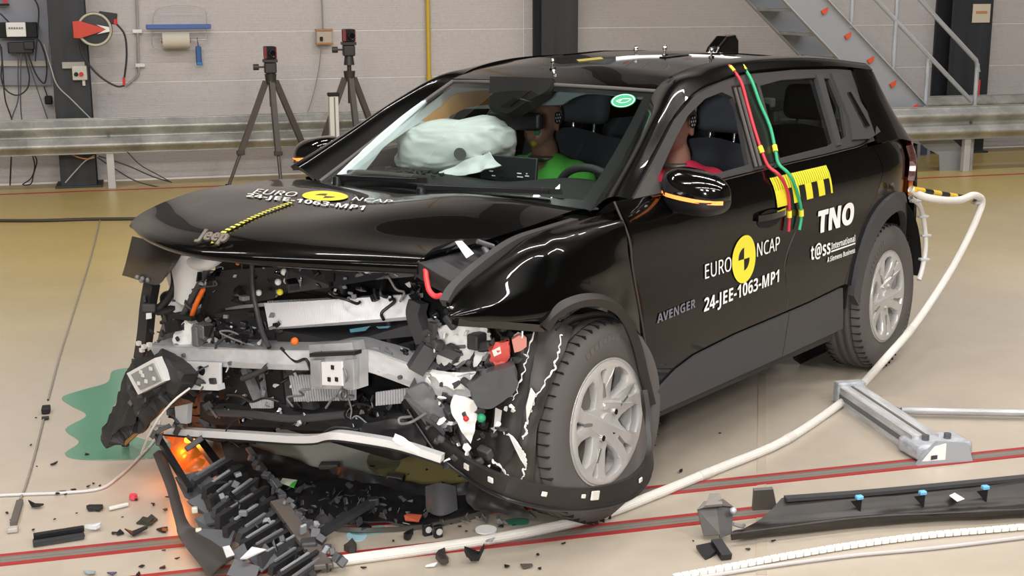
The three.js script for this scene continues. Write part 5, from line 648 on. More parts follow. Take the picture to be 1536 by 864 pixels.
for (const s of [-1, 1]) part('door_lining', plate([[-0.5, 1.06], [-2.4, 1.08], [-2.4, 0.45], [-0.5, 0.45]].map(([x, y]) => V(x, y, s * 0.79)), 0.03), M(0x232324, 0.8));
{ // passenger airbag, half deflated, with its dark vent
  const c = cz(676, 224, 0.36), g = new THREE.SphereGeometry(1, 72, 52), p = g.attributes.position;
  for (let i = 0; i < p.count; i++) { const d = V(p.getX(i), p.getY(i), p.getZ(i)); const bx = V(Math.sign(d.x) * Math.abs(d.x) ** 0.8, Math.sign(d.y) * Math.abs(d.y) ** 0.7, Math.sign(d.z) * Math.abs(d.z) ** 0.75); const w = 1 + 0.10 * vnoise(d.x * 2.2 + 5, d.y * 2.2, d.z * 2.2) + 0.045 * Math.abs(vnoise(d.x * 6, d.y * 6 + 3, d.z * 6)) + 0.02 * vnoise(d.x * 14, d.y * 14, d.z * 14); p.setXYZ(i, c.x + bx.x * 0.17 * w - 0.09, c.y + bx.y * 0.116 * w + 0.03 * d.z * -0.6 + 0.03 * (d.z < 0 ? 1 : 0) * -d.z, c.z + 0.05 + bx.z * 0.285 * w); }
  g.computeVertexNormals(); const ab = part('passenger_airbag', g, M(0xd9dfdd, 0.75)); const q = [690, 230]; const h = cx(690, 231, c.x + 0.085); obj('airbag_vent', put(new THREE.CylinderGeometry(0.026, 0.026, 0.006, 24), h, 0, 0.35, Math.PI / 2 - 0.2), M(0x5f6260, 0.8), ab);
  obj('airbag_flap', sheet([[[655, 262], [690, 245], [735, 228]], [[660, 262], [705, 252], [742, 240]], [[700, 264], [722, 256], [752, 248]]].map((r, j) => r.map(([a, b]) => cx(a, b, c.x + 0.10 + 0.02 * j))), 16, 12, 0.004, crumple(0.008, 20)), M(0xdfe6e6, 0.75), ab); }
part('curtain_airbag', sheet([[[508, 262], [528, 260], [548, 257]], [[534, 238], [550, 236], [566, 234]], [[560, 213], [574, 213], [586, 212]], [[612, 168], [630, 176], [646, 175]], [[640, 148], [664, 160], [690, 164]], [[668, 127], [700, 140], [748, 160]], [[690, 124], [720, 126], [752, 130]]].map((r) => r.map(([a, b]) => cz(a, b, 0.56))), 20, 40, 0.012, crumple(0.008, 8)), M(0xcfdadd, 0.8));
part('roof_lining', sheet([[[632, 181], [660, 160], [686, 140], [752, 134]], [[642, 183], [666, 177], [702, 161], [750, 155]]].map((r) => r.map(([a, b]) => cz(a, b, 0.525))), 24, 6, 0.008), M(0xb0824a, 0.8));
part('sun_visor', sheet([[[806, 158], [842, 137], [880, 131], [930, 135], [968, 141]], [[846, 157], [862, 147], [885, 141], [930, 144], [964, 149]]].map((r) => r.map(([a, b]) => cx(a, b, -1.13))), 30, 6, 0.014), M(0xa9b9c0, 0.8));
part('sensor_cover', sheet([[[742, 124], [785, 124], [836, 128]], [[740, 145], [785, 150], [828, 146]], [[738, 168], [770, 178], [800, 164]]].map((r, j) => r.map(([a, b]) => cx(a, b, -1.0 + 0.05 * j))), 20, 20, 0.04), M(0x040303, 0.95)); part('sensor_slot', plate([[744, 163], [785, 138], [796, 136], [756, 166]].map(([a, b]) => cx(a, b, -0.88)), 0.01), M(0x1e1815, 0.4));
{ const c = cx(772, 181, -0.98); const m = part('rear_view_mirror', rbox(0.04, 0.075, 0.25, 0.018, c.x, c.y, c.z, 0, 0.15), mt.plastic3); obj('mirror_glass', rbox(0.004, 0.06, 0.23, 0.001, c.x - 0.021, c.y, c.z, 0, 0.15), M(0x333a3f, 0.1, 0.8), m); }
part('seat_belt', sweep([V(-1.62, 1.12, -0.66), V(-1.58, 0.95, -0.58), V(-1.44, 0.8, -0.4), V(-1.38, 0.66, -0.2)], 0.004, 0.045, 40, () => 0.2, () => 1, V(0, 1, 0.3)), M(0x202127, 0.8)); part('seat_belt', sweep([V(-1.66, 1.3, -0.66), V(-1.63, 1.15, -0.69), V(-1.6, 0.8, -0.72)], 0.004, 0.045, 20, () => 0, () => 1, V(1, 0, 0)), M(0x202127, 0.8)); part('belt_anchor', [rbox(0.03, 0.04, 0.05, 0.008, -1.72, 1.3, -0.64), rbox(0.03, 0.05, 0.02, 0.006, -2.15, 1.2, -0.45)], mt.offwhite, null, 'stuff');
part('grab_cable', tube([V(-1.6, 1.33, -0.63), V(-1.64, 1.27, -0.64), V(-1.63, 1.18, -0.66)], 0.007, 20), mt.red);

// ---------- crash test dummies ----------
const skin = M(0x9d7568, 0.4, 0, { bumpMap: grainTex, bumpScale: 0.0004 });
const dots = canvas(128, 128, (c) => { c.fillStyle = '#17171a'; c.fillRect(0, 0, 128, 128); c.fillStyle = '#e9e9e9'; for (const [x, y] of [[64, 64], [30, 44], [64, 26], [98, 44], [30, 86], [64, 102], [98, 86]]) { c.beginPath(); c.arc(x, y, 12, 0, 7); c.fill(); } });
function dummy(label, head, z, shirt, marks) {
  const d = thing('crash_test_dummy', label, 'dummy', V(0, 0, 0), CAR_TURN), H = V(head[0], head[1], z), P = (x, y, zz) => V(H.x + x, H.y + y, z + zz), b = (a, ra, e, rb, sub, k) => [a, ra, e, rb, sub, k];
  const headG = bodyMesh([b(P(-0.022, 0.035, 0), 0.083, P(0.0, 0.03, 0), 0.078), b(P(0.03, -0.03, 0), 0.055, P(0.052, -0.062, 0), 0.034), b(P(0.04, -0.05, 0.03), 0.025, P(0.04, -0.05, -0.03), 0.025), b(P(0.083, 0.008, 0), 0.008, P(0.102, -0.022, 0), 0.013, 0, 0.02), b(P(0.082, -0.03, -0.012), 0.01, P(0.088, -0.052, 0), 0.012, 0, 0.02), b(P(0.084, -0.052, -0.016), 0.006, P(0.084, -0.052, 0.016), 0.006, 0, 0.01), ...[-1, 1].map((s) => b(P(0.089, 0.012, s * 0.033), 0.014, P(0.087, 0.012, s * 0.04), 0.012, 1, 0.02)), ...[-1, 1].map((s) => b(P(-0.012, 0.012, s * 0.078), 0.012, P(-0.018, -0.022, s * 0.076), 0.009, 0, 0.012)), b(P(0.0, -0.05, 0), 0.05, P(-0.025, -0.125, 0), 0.052), b(P(-0.025, -0.12, 0), 0.052, P(-0.04, -0.2, 0), 0.06)], 84, 0.02, 0.03);
  const torso = bodyMesh([b(P(-0.05, -0.25, 0.15), 0.07, P(-0.05, -0.25, -0.15), 0.07), b(P(-0.06, -0.3, 0), 0.14, P(-0.02, -0.55, 0), 0.14), b(P(-0.05, -0.26, 0.19), 0.055, P(0.1, -0.47, 0.24), 0.045), b(P(-0.05, -0.26, -0.19), 0.055, P(0.1, -0.47, -0.24), 0.045), b(P(0.1, -0.47, 0.24), 0.042, P(0.34, -0.34, 0.17), 0.03), b(P(0.1, -0.47, -0.24), 0.042, P(0.34, -0.34, -0.17), 0.03), ...[-1, 1].flatMap((s) => [b(P(0.34, -0.34, s * 0.17), 0.03, P(0.4, -0.32, s * 0.165), 0.026), ...[-0.024, -0.008, 0.008, 0.024].map((k) => b(P(0.4, -0.315, s * 0.165 + k), 0.009, P(0.455 - Math.abs(k), -0.335, s * 0.165 + k * 1.2), 0.008, 0, 0.008)), b(P(0.37, -0.31, s * 0.14), 0.01, P(0.41, -0.3, s * 0.13), 0.009, 0, 0.01)]), ...[-1, 1].flatMap((s) => [b(P(-0.02, -0.58, s * 0.1), 0.09, P(0.4, -0.5, s * 0.14), 0.065), b(P(0.4, -0.5, s * 0.14), 0.06, P(0.62, -0.72, s * 0.14), 0.045)])], 110, 0.04, 0.04);
  const body = obj('body', [headG, torso], skin, d);
  obj('shirt', bodyMesh([b(P(-0.05, -0.235, 0.15), 0.078, P(-0.05, -0.235, -0.15), 0.078), b(P(-0.035, -0.20, 0.05), 0.066, P(-0.035, -0.2, -0.05), 0.066), b(P(-0.06, -0.3, 0), 0.155, P(-0.02, -0.55, 0), 0.155), b(P(-0.05, -0.26, 0.19), 0.068, P(0.06, -0.42, 0.23), 0.062), b(P(-0.05, -0.26, -0.19), 0.068, P(0.06, -0.42, -0.23), 0.062), b(P(0.02, -0.13, 0), 0.045, P(0.05, -0.16, 0), 0.05, 1, 0.02)], 64, 0.03, 0.03), M(shirt, 0.85), d);
  obj('dotted_target', put(new THREE.CylinderGeometry(0.027, 0.027, 0.004, 28), P(-0.005, 0.03, -0.0885), -Math.PI / 2, 0, 0), M(0xffffff, 0.5, 0, { map: dots }), d, 'black target disc with white dots');
  for (const [x, y, zz, r, m] of marks) obj('paint_mark', ball(r, ...P(x, y, zz).toArray(), 10), m, d);
  obj('neck_collar', new THREE.TorusGeometry(0.07, 0.012, 8, 30).rotateX(Math.PI / 2).translate(H.x - 0.035, H.y - 0.155, z), M(0x6a6660, 0.4, 0.5), d);
  return d;
}
dummy('crash dummy in a pink shirt at the driver window', [-1.41, 1.205], -0.37, 0xe8375a, []);
dummy('crash dummy in a green shirt beside the passenger airbag', [-1.485, 1.175], 0.37, 0x62cf55, [[0.072, -0.03, -0.032, 0.016, M(0x3f9a6a, 0.5)], [0.072, -0.082, -0.012, 0.017, M(0xb9a63a, 0.5)]]);
// ---------- on the floor ----------
const G = (px, py, h = 0) => wy(px, py, h);
function puddle(name, label, pts, color, group, h = 0.0016) { const g = pts.map(([a, b]) => G(a, b)), c = curve(g, true).getSpacedPoints(120), s = new THREE.Shape(c.map((p) => new THREE.Vector2(p.x, -p.z))); const e = new THREE.ExtrudeGeometry(s, { depth: 0.0006, bevelEnabled: true, bevelSize: 0.002, bevelThickness: 0.0008, bevelSegments: 2 }); e.rotateX(-Math.PI / 2).translate(0, 0.0012, 0); return single(name, e, MP(color, 0.12, { clearcoat: 0.3, clearcoatRoughness: 0.15 }), label, 'puddle'); }
puddle('coolant_puddle', 'green coolant puddle spilled on the floor left of the car', [[94, 596], [126, 585], [160, 575], [172, 556], [196, 553], [204, 566], [190, 590], [168, 612], [176, 640], [215, 660], [262, 668], [250, 684], [180, 690], [110, 688], [98, 681], [119, 664], [99, 644], [130, 624], [106, 608]], 0x5f8f76);
puddle('coolant_puddle', 'pale green puddle lying under the front beam', [[360, 664], [440, 664], [560, 672], [600, 690], [580, 712], [520, 712], [440, 700], [370, 690]], 0xc6d4c2);
puddle('coolant_puddle', 'yellow stained puddle under the front left corner', [[560, 680], [640, 690], [700, 705], [730, 722], [690, 732], [610, 722], [556, 706]], 0xd6ca86);
puddle('coolant_puddle', 'small teal puddle by the undertray edge', [[525, 795], [545, 788], [575, 790], [580, 797], [545, 803], [528, 802]], 0x6fa39a);
puddle('coolant_puddle', 'small blue puddle below the bent dark bar', [[522, 800], [540, 792], [550, 805], [540, 812], [524, 810]], 0x9cc3cf);
puddle('coolant_puddle', 'small dark green puddle in front of the front tyre', [[758, 782], [775, 778], [792, 780], [790, 787], [765, 788]], 0x4a8a72);
// white cable loom from the rear arch to the floor in front
{
  const t = thing('cable_loom', 'thick white cable loom looping from rear wheel arch to floor', 'cable', G(1165, 668)); const L = (p) => p.sub(t.position), air = (a, b, z = -1.02) => carToWorld(cz(a, b, z));
  const pts = [air(1366, 283, -0.93), air(1380, 293, -0.96), air(1404, 299, -1.0), air(1440, 300), air(1462, 293), air(1473, 302), air(1464, 330), air(1440, 380), air(1414, 425), air(1372, 487), air(1330, 536, -1.06), G(1290, 580, 0.05), G(1240, 620, 0.017), G(1165, 667, 0.017), G(1075, 704, 0.017), G(985, 741, 0.017), G(900, 773, 0.017), G(800, 797, 0.017), G(700, 815, 0.017), G(600, 829, 0.017), G(520, 840, 0.017), G(462, 849, 0.017)].map(L);
  const c = curve(pts), braid = noiseTex(64, (x, y) => 0.5 + 0.5 * Math.sin((x * 8 + y * 4) * Math.PI * 2) * Math.sin((x * 8 - y * 4) * Math.PI * 2)); braid.repeat.set(120, 2);
  obj('sheath', new THREE.TubeGeometry(c, 260, 0.018, 12), M(0xe2dfd8, 0.7, 0, { bumpMap: braid, bumpScale: 0.002 }), t);
  for (const q of [0.34, 0.46, 0.58, 0.69, 0.8]) { const a = c.getPointAt(q), b = c.getPointAt(q + 0.012); obj('sleeve_joint', rod(a, b, 0.0198), M(0xcfccc6, 0.6), t); }
  const arcs = [air(1366, 296, -0.9), air(1380, 310, -0.9), air(1387, 340, -0.9), air(1388, 375, -0.9), air(1382, 408, -0.9), air(1378, 420, -0.9)].map(L); obj('arch_cable', tube(arcs, 0.012, 50), M(0xd9d8d4, 0.6), t); const ac = curve(arcs); for (const q of [0.12, 0.38, 0.58, 0.8]) { const p = ac.getPointAt(q); obj('cable_tie', rbox(0.05, 0.012, 0.03, 0.004, p), M(0xb9bcbe, 0.5), t); }
  const a = air(1372, 284, -0.95), b = air(1468, 300, -1.0), r = thing('striped_rod', 'short black and yellow striped rod at the car rear', 'rod', a.clone()); const d = b.clone().sub(a); for (let i = 0; i < 8; i++) obj('band', rod(d.clone().multiplyScalar(i / 8), d.clone().multiplyScalar((i + 1) / 8), 0.0125), i % 2 ? M(0x1c1a17, 0.5) : M(0xd8b53a, 0.5), r); obj('end_clamp', rbox(0.05, 0.045, 0.05, 0.01, d.clone().multiplyScalar(0.97)), M(0xb9b9b7, 0.5), r);
}
// aluminium profile with foot, and rod
{
  const a = G(1276, 606), b = G(1386, 682), t = thing('aluminium_profile', 'grey aluminium profile lying on the floor right of the car', 'beam', a.clone()); const d = b.clone().sub(a), n = d.clone().normalize(), len = d.length(), sd = V(-n.z, 0, n.x);
  const W2 = 0.055, Hh = 0.08; const body = obj('profile', bar(V(0, Hh / 2, 0), d.clone().add(V(0, Hh / 2, 0)), W2 * 2, Hh), mt.alu2, t); for (const s of [-1, 1]) obj('profile_groove', bar(sd.clone().multiplyScalar(s * W2).add(V(0, Hh / 2, 0)), d.clone().addScaledVector(sd, s * W2).add(V(0, Hh / 2, 0)), 0.004, 0.02), M(0x6e7074, 0.5, 0.4), body);
  obj('top_groove', bar(V(0, Hh + 0.001, 0), d.clone().add(V(0, Hh + 0.001, 0)), 0.012, 0.003), M(0x6e6a64, 0.5, 0.3), body); obj('end_block', rbox(0.13, 0.095, 0.05, 0.008, n.clone().multiplyScalar(-0.02).add(V(0, 0.05, 0)), 0, Math.atan2(n.x, n.z)), mt.galv, t);
  const f = G(1372, 697).sub(a), g2 = G(1455, 690).sub(a), back = V(0.02, 0, -0.12), fo = obj('foot', [plate([f, g2, g2.clone().add(V(-0.02, 0.07, -0.01)), g2.clone().lerp(f, 0.62).add(V(0, 0.085, -0.01)), f.clone().add(V(0.02, 0.03, 0))], 0.02), rbox(0.24, 0.06, 0.15, 0.015, f.clone().lerp(g2, 0.55).add(V(0.01, 0.035, -0.09)))], mt.galv, t);
  obj('foot_plate', plate([f, f.clone().lerp(g2, 0.5), f.clone().lerp(g2, 0.5).add(V(0, 0.08, 0)), f.clone().lerp(g2, 0.3).add(V(0, 0.07, 0))].map((p) => p.clone().add(V(0, 0, 0.012))), 0.006), mt.white, fo); obj('foot_print', box(0.07, 0.016, 0.002, ...f.clone().lerp(g2, 0.38).add(V(0, 0.03, 0.016)).toArray(), 0, 0.1), M(0x3a3a3c, 0.6), fo);
  for (const k of [0.3, 0.7]) obj('foot_bolt', cyl(0.014, 0.014, 0.02, ...f.clone().lerp(g2, k).add(V(0.02, 0.075, -0.08)).toArray()), mt.steel, fo);
  const r0 = G(1352, 616, 0.03), r1 = G(1560, 620, 0.03), r = thing('floor_rod', 'long thin aluminium rod lying at the right edge', 'rod', r0.clone()), e = r1.clone().sub(r0); obj('tube', rod(V(0, 0, 0), e, 0.016), mt.alu, r); obj('tip', rod(V(0, 0, 0), e.clone().multiplyScalar(-0.05), 0.014, 0.003), mt.steel, r); obj('clevis', rbox(0.05, 0.02, 0.04, 0.006, -0.06, 0, -0.01), mt.steel, r);
  const tg = thing('cable_tag', 'tiny yellow and black tag beside the rod tip', 'tag', G(1322, 608, 0.06)); obj('tag_plate', rbox(0.06, 0.004, 0.025, 0.001), mt.yellow, tg); obj('tag_stripe', box(0.012, 0.005, 0.026, 0.005, 0.001, 0), mt.dark, tg); obj('tag_cord', tube([V(0.03, 0, 0), V(0.06, -0.01, 0.01), V(0.08, -0.02, 0)], 0.004), mt.grey, tg); obj('tag_leg', rod(V(0, -0.002, 0), V(-0.01, -0.06, 0), 0.004), mt.grey, tg);
}
// torn-off sill trim
{
  const o = G(1300, 770), t = thing('sill_trim', 'long dark torn sill trim lying at the lower right', 'car trim', o.clone()), q = (a, b, h) => G(a, b, h).sub(o), m = M(0x35302c, 0.42, 0, { map: scuffTex });
  obj('trim_shell', sheet([[[1172, 748, 0.07], [1290, 741, 0.07], [1420, 729, 0.07], [1560, 716, 0.07]], [[1150, 772, 0.035], [1290, 764, 0.035], [1420, 753, 0.035], [1560, 743, 0.035]], [[1122, 792, 0.012], [1290, 778, 0.012], [1420, 767, 0.012], [1560, 758, 0.012]], [[1098, 800, 0.045], [1290, 776, 0.045], [1420, 769, 0.045], [1560, 762, 0.045]], [[1096, 808, 0.02], [1290, 786, 0.02], [1420, 777, 0.02], [1560, 771, 0.02]]].map((r) => r.map((p) => q(...p))), 60, 30, 0.005, crumple(0.003, 9)), m, t);
  obj('upper_lip', sweep([[1178, 748, 0.075], [1300, 739, 0.075], [1430, 727, 0.075], [1560, 714, 0.075]].map((p) => q(...p)), 0.03, 0.012, 40), mt.plastic2, t);
  for (const [a, b] of [[1287, 746], [1382, 739], [1476, 731]]) { const w = obj('clip_web', plate([q(a - 10, b + 6, 0.07), q(a + 6, b + 4, 0.07), q(a + 4, b + 22, 0.03)], 0.006), mt.plastic3, t); obj('blue_clip', rbox(0.025, 0.014, 0.02, 0.004, q(a + 2, b, 0.085)), M(0x6fb6dc, 0.4), w, 'light blue clip'); }
  obj('paper_label', plate([q(1424, 743, 0.06), q(1432, 739, 0.06), q(1447, 748, 0.055), q(1436, 752, 0.055)], 0.002), mt.white, t);
  obj('upright_tab', plate([q(1129, 766, 0.03), q(1131, 736, 0.12), q(1160, 734, 0.12), q(1166, 764, 0.03)], 0.012), M(0x55504c, 0.5), t);
  const em = M(0x4a4643, 0.5), b = obj('end_bracket', plate([q(1046, 764, 0.1), q(1074, 756, 0.11), q(1080, 802, 0.03), q(1056, 804, 0.02)], 0.012), em, t); obj('bracket_side', plate([q(1074, 756, 0.11), q(1100, 760, 0.1), q(1098, 800, 0.03), q(1080, 806, 0.02)], 0.01), M(0x2d2a28, 0.5), b); obj('bracket_top', plate([q(1046, 764, 0.1), q(1074, 757, 0.11), q(1100, 760, 0.1), q(1084, 748, 0.13), q(1056, 752, 0.12)], 0.008), M(0x6d6864, 0.5), b); obj('bracket_tongue', plate([q(1058, 758, 0.12), q(1064, 740, 0.14), q(1080, 740, 0.14), q(1084, 756, 0.12)], 0.01), M(0x77726d, 0.5), b); obj('bracket_pin', ball(0.012, ...q(1100, 766, 0.1).toArray(), 8), mt.galv, b); obj('bracket_hook', tube([q(1100, 786, 0.08), q(1112, 790, 0.07), q(1116, 788, 0.06)], 0.006), mt.grey, b);
  const c = thing('broken_bracket', 'small black broken bracket below the sill trim end', 'bracket', G(1068, 828)); const k = (a, bb, h) => G(a, bb, h).sub(c.position); obj('plate', plate([k(1044, 818, 0.02), k(1072, 812, 0.03), k(1078, 824, 0.02), k(1058, 838, 0.006)], 0.012), mt.plastic3, c); obj('arm', bar(k(1074, 812, 0.03), k(1090, 836, 0.012), 0.035, 0.02), mt.plastic3, c);
}
// energy chain and grey cable at the lower right
{
  const pts = [[1010, 866], [1080, 853], [1180, 834], [1290, 816], [1400, 802], [1480, 795], [1560, 788]].map(([a, b]) => G(a, b, 0.012)), c = curve(pts), n = 46, t = thing('link_chain', 'white plastic link chain running along the lower right edge', 'cable chain', pts[2].clone());
  obj('core', tube(pts.map((p) => p.clone().sub(t.position)), 0.006, 60), M(0xa9a59e, 0.6), t); const links = []; for (let i = 0; i < n; i++) { const p = c.getPointAt((i + 0.5) / n).sub(t.position), d = c.getTangentAt((i + 0.5) / n); links.push(rbox(0.026, 0.017, 0.02, 0.003, p, 0, -Math.atan2(d.z, d.x))); } for (const l of links) obj('link', l, mt.white, t);
}
single('floor_cable', tube([[1040, 868], [1150, 850], [1280, 833], [1400, 822], [1560, 803]].map(([a, b]) => G(a, b, 0.008)), 0.007, 60), M(0xb3b1af, 0.5), 'grey cable beside the white link chain', 'cable');
single('floor_cable', tube([[-20, 331], [60, 331], [130, 329], [206, 328], [222, 327]].map(([a, b]) => G(a, b, 0.012)), 0.014, 50), M(0x332f2b, 0.6), 'thick black cable across the floor at the left', 'cable');
single('floor_cable', tube([[240, 632], [232, 660], [205, 690], [178, 715], [150, 733], [100, 739], [50, 741], [-20, 744]].map(([a, b], i) => G(a, b, i ? 0.006 : 0.03)), 0.006, 70), M(0xbfc0bf, 0.5), 'pale grey cable curving from the car to the left edge', 'cable');
{ const t = thing('sensor_cord', 'thin cord with a small black box crossing the left floor', 'cable', G(68, 614)); const q = (a, b, h) => G(a, b, h).sub(t.position); obj('cord', [tube([[150, 330], [138, 380], [110, 470], [88, 540], [72, 600]].map(([a, b]) => q(a, b, 0.005)), 0.0045, 50), tube([[66, 626], [50, 690], [38, 730], [30, 750]].map(([a, b]) => q(a, b, 0.005)), 0.0045, 30)], M(0x8b837a, 0.6), t, null, 'stuff'); obj('box', rbox(0.035, 0.025, 0.06, 0.005, q(69, 614, 0.015)), mt.dark, t); obj('plug', rbox(0.03, 0.015, 0.014, 0.004, q(68, 627, 0.01)), mt.plastic, t); obj('connector_strip', bar(q(30, 752, 0.008), q(20, 786, 0.008), 0.022, 0.014), M(0x5b5650, 0.5), t); obj('connector_end', rbox(0.035, 0.016, 0.03, 0.004, q(19, 794, 0.01)), M(0xa9a49c, 0.5), t); }
// ---------- torn-off parts in front of the car ----------
let grille;
{ // bumper grille frame, leaning from the lower beam to the floor
  const o = G(340, 800), t = grille = thing('bumper_grille', 'broken black bumper grille frame lying in front of the car', 'car bumper', o.clone()), q = (a, b, h) => G(a, b, h).sub(o), S = (rows, nu, nv, th, amp = 0.004) => sheet(rows.map((r) => r.map((p) => q(...p))), nu, nv, th, crumple(amp, 12)), m3 = M(0x48494d, 0.45);
  obj('outer_skin', S([[[230, 684, 0.17], [238, 678, 0.175], [246, 680, 0.17]], [[250, 735, 0.13], [257, 731, 0.135], [264, 730, 0.13]], [[263, 785, 0.09], [271, 780, 0.095], [279, 780, 0.09]], [[272, 812, 0.05], [284, 804, 0.06], [300, 800, 0.06]], [[315, 866, 0.012], [332, 850, 0.04], [352, 838, 0.05]]], 14, 40, 0.006, 0.002), M(0x3a3431, 0.5), t);
  obj('upper_arm', [bar(q(236, 654, 0.22), q(285, 735, 0.13), 0.02, 0.02), bar(q(292, 652, 0.2), q(350, 730, 0.12), 0.03, 0.025)], mt.plastic3, t, null, 'stuff');
  for (const c of [[[262, 716, 0.13], [300, 706, 0.15], [326, 722, 0.14], [312, 764, 0.08], [276, 744, 0.1]], [[280, 752, 0.1], [318, 732, 0.13], [312, 772, 0.07], [296, 768, 0.07]], [[292, 778, 0.08], [338, 756, 0.11], [330, 800, 0.05], [300, 795, 0.05]], [[290, 792, 0.07], [352, 796, 0.09], [336, 846, 0.03], [312, 838, 0.03]], [[304, 770, 0.09], [334, 766, 0.1], [336, 780, 0.09], [310, 786, 0.08]]]) obj('support_rib', plate(c.map((p) => q(...p)), 0.008), m3, t);
  for (const [a, b] of [[261, 696], [277, 719], [292, 765], [298, 797]]) obj('white_clip', rbox(0.02, 0.02, 0.018, 0.004, q(a, b, 0.15 - (b - 690) * 0.0008)), M(0xc9c7b4, 0.5), t);
  // grille cells: rows of little walls running down the frame
  const g0 = [318, 712], g1 = [452, 868]; const cells = []; for (let i = 0; i < 20; i++) for (let k = 0; k < 5; k++) { const s = i / 19, x = g0[0] + (g1[0] - g0[0]) * s + (k - 1) * 15 + rr(-3, 3), y = g0[1] + (g1[1] - g0[1]) * s - (k - 1) * 8 + rr(-3, 3), h = 0.14 - 0.11 * s; cells.push([x, y, h, k]); }
  for (let i = 0; i < 13; i++) { // slats across the frame, each with a bright lip
    const s = i / 12, x = g0[0] + (g1[0] - g0[0]) * s, y = g0[1] + (g1[1] - g0[1]) * s, h = 0.14 - 0.115 * s, w = rr(0.75, 1.1), a = q(x - 34 * w + rr(-5, 5), y + 20 * w + rr(-3, 3), h), b = q(x + 36 * w + rr(-5, 5), y - 24 * w + rr(-3, 3), h + rr(-0.01, 0.02));
    const sl = obj('grille_slat', bar(a, b, rr(0.012, 0.022), rr(0.03, 0.05), V(rr(-0.35, 0.35), 1, rr(-0.2, 0.8))), i % 3 ? mt.plastic : mt.plastic2, t); obj('slat_lip', bar(a.clone().lerp(b, 0.1 + rr(0, 0.2)).add(V(0, 0.022, 0)), a.clone().lerp(b, 0.6 + rr(0, 0.35)).add(V(0, 0.024, 0)), 0.009, 0.006), i % 2 ? M(0x8d8f94, 0.35) : mt.grey, sl);
  }
  for (const [x, y, h, k] of cells) if (k === 4 || (k > 0 && rnd() < 0.22)) obj('grille_cell', k === 4 || rnd() < 0.5 ? rbox(rr(0.014, 0.03), rr(0.012, 0.035), rr(0.012, 0.03), 0.003, q(x + (k === 4 ? 14 : 0), y, h + rr(0, 0.02)), rr(-0.8, 0.8), rr(-1, 1), rr(-0.8, 0.8)) : put(shard(rr(0.012, 0.03), 0.004, 5), q(x, y, h + rr(0, 0.025)), rr(0, 3), rr(0, 6), rr(0, 3)), k % 2 ? mt.plastic3 : m3, t);
  for (const [a, b, c, d] of [[320, 700, 470, 866], [345, 700, 488, 850], [300, 730, 430, 872]]) obj('grille_bar', bar(q(a, b, 0.13), q(c, d, 0.015), 0.022, 0.018), mt.plastic2, t);
  for (const c of [[[340, 862, 0.04], [352, 838, 0.07], [390, 850, 0.05], [382, 872, 0.02]], [[372, 836, 0.06], [398, 815, 0.08], [418, 838, 0.05], [392, 858, 0.03]], [[348, 828, 0.07], [366, 814, 0.09], [374, 834, 0.07], [356, 846, 0.05]]]) obj('broken_panel', plate(c.map((p) => q(...p)), 0.006), m3, t);
  for (const c of [[[360, 838, 0.08], [378, 820, 0.1], [400, 824, 0.09], [370, 838, 0.08]], [[334, 820, 0.1], [344, 818, 0.1], [352, 832, 0.08], [340, 836, 0.08]]]) obj('grey_face', plate(c.map((p) => q(...p)), 0.004), M(0xb9b9bb, 0.4), t);
}
{ // splinters thrown over the grille pieces
  const greyChip = M(0x94969a, 0.3); for (let i = 0; i < 16; i++) { const s = rnd(), p = G(330 + 140 * s + rr(-30, 45), 720 + 130 * s + rr(-22, 18), 0.16 - 0.13 * s + rr(-0.01, 0.02)); scrapPiece(p, i); }
  function scrapPiece(p, i) { const g = i % 2 ? rbox(rr(0.02, 0.05), rr(0.006, 0.02), rr(0.01, 0.025), 0.003) : shard(rr(0.015, 0.035), 0.004, 6); obj('broken_piece', put(g, p.sub(grille.position), rr(0, 3), rr(0, 6), rr(0, 3)), [mt.plastic3, mt.grey, mt.plastic2, greyChip][i % 4], grille); }
}
{ // amber indicator lamp still burning under the beam
  const p = G(284, 676, 0.1), t = thing('indicator_lamp', 'amber indicator lamp glowing under the bright lower beam', 'lamp', p), q = (a, b, h) => G(a, b, h).sub(p); obj('amber_lens', sheet([[[250, 655, 0.12], [280, 656, 0.13], [312, 664, 0.12]], [[262, 680, 0.09], [285, 682, 0.1], [318, 685, 0.09]], [[274, 705, 0.05], [298, 712, 0.05], [324, 712, 0.05]]].map((r) => r.map((v) => q(...v))), 20, 20, 0.02, crumple(0.02, 18)), new THREE.MeshStandardMaterial({ color: 0xa85a28, emissive: 0xff8a1c, emissiveIntensity: 0.16, roughness: 0.3, side: THREE.DoubleSide }), t); obj('bulb', ball(0.014, ...q(282, 660, 0.15).toArray()), new THREE.MeshStandardMaterial({ color: 0xffa040, emissive: 0xff8a20, emissiveIntensity: 6 }), t); const l = new THREE.PointLight(0xff8a2a, 0.09, 0, 2); l.position.copy(q(262, 672, 0.14)); l.castShadow = true; t.add(l);
  const b = thing('torn_wire_frame', 'tan bent rod pointing down from the hanging lamp', 'rod', G(210, 665)); const r = (a, bb, h) => G(a, bb, h).sub(b.position); obj('rod', bar(r(252, 605, 0.22), r(188, 665, 0.03), 0.016, 0.016), M(0xa97f45, 0.6), b); obj('rod_end', rbox(0.03, 0.02, 0.03, 0.005, r(188, 665, 0.02)), mt.plastic, b); }
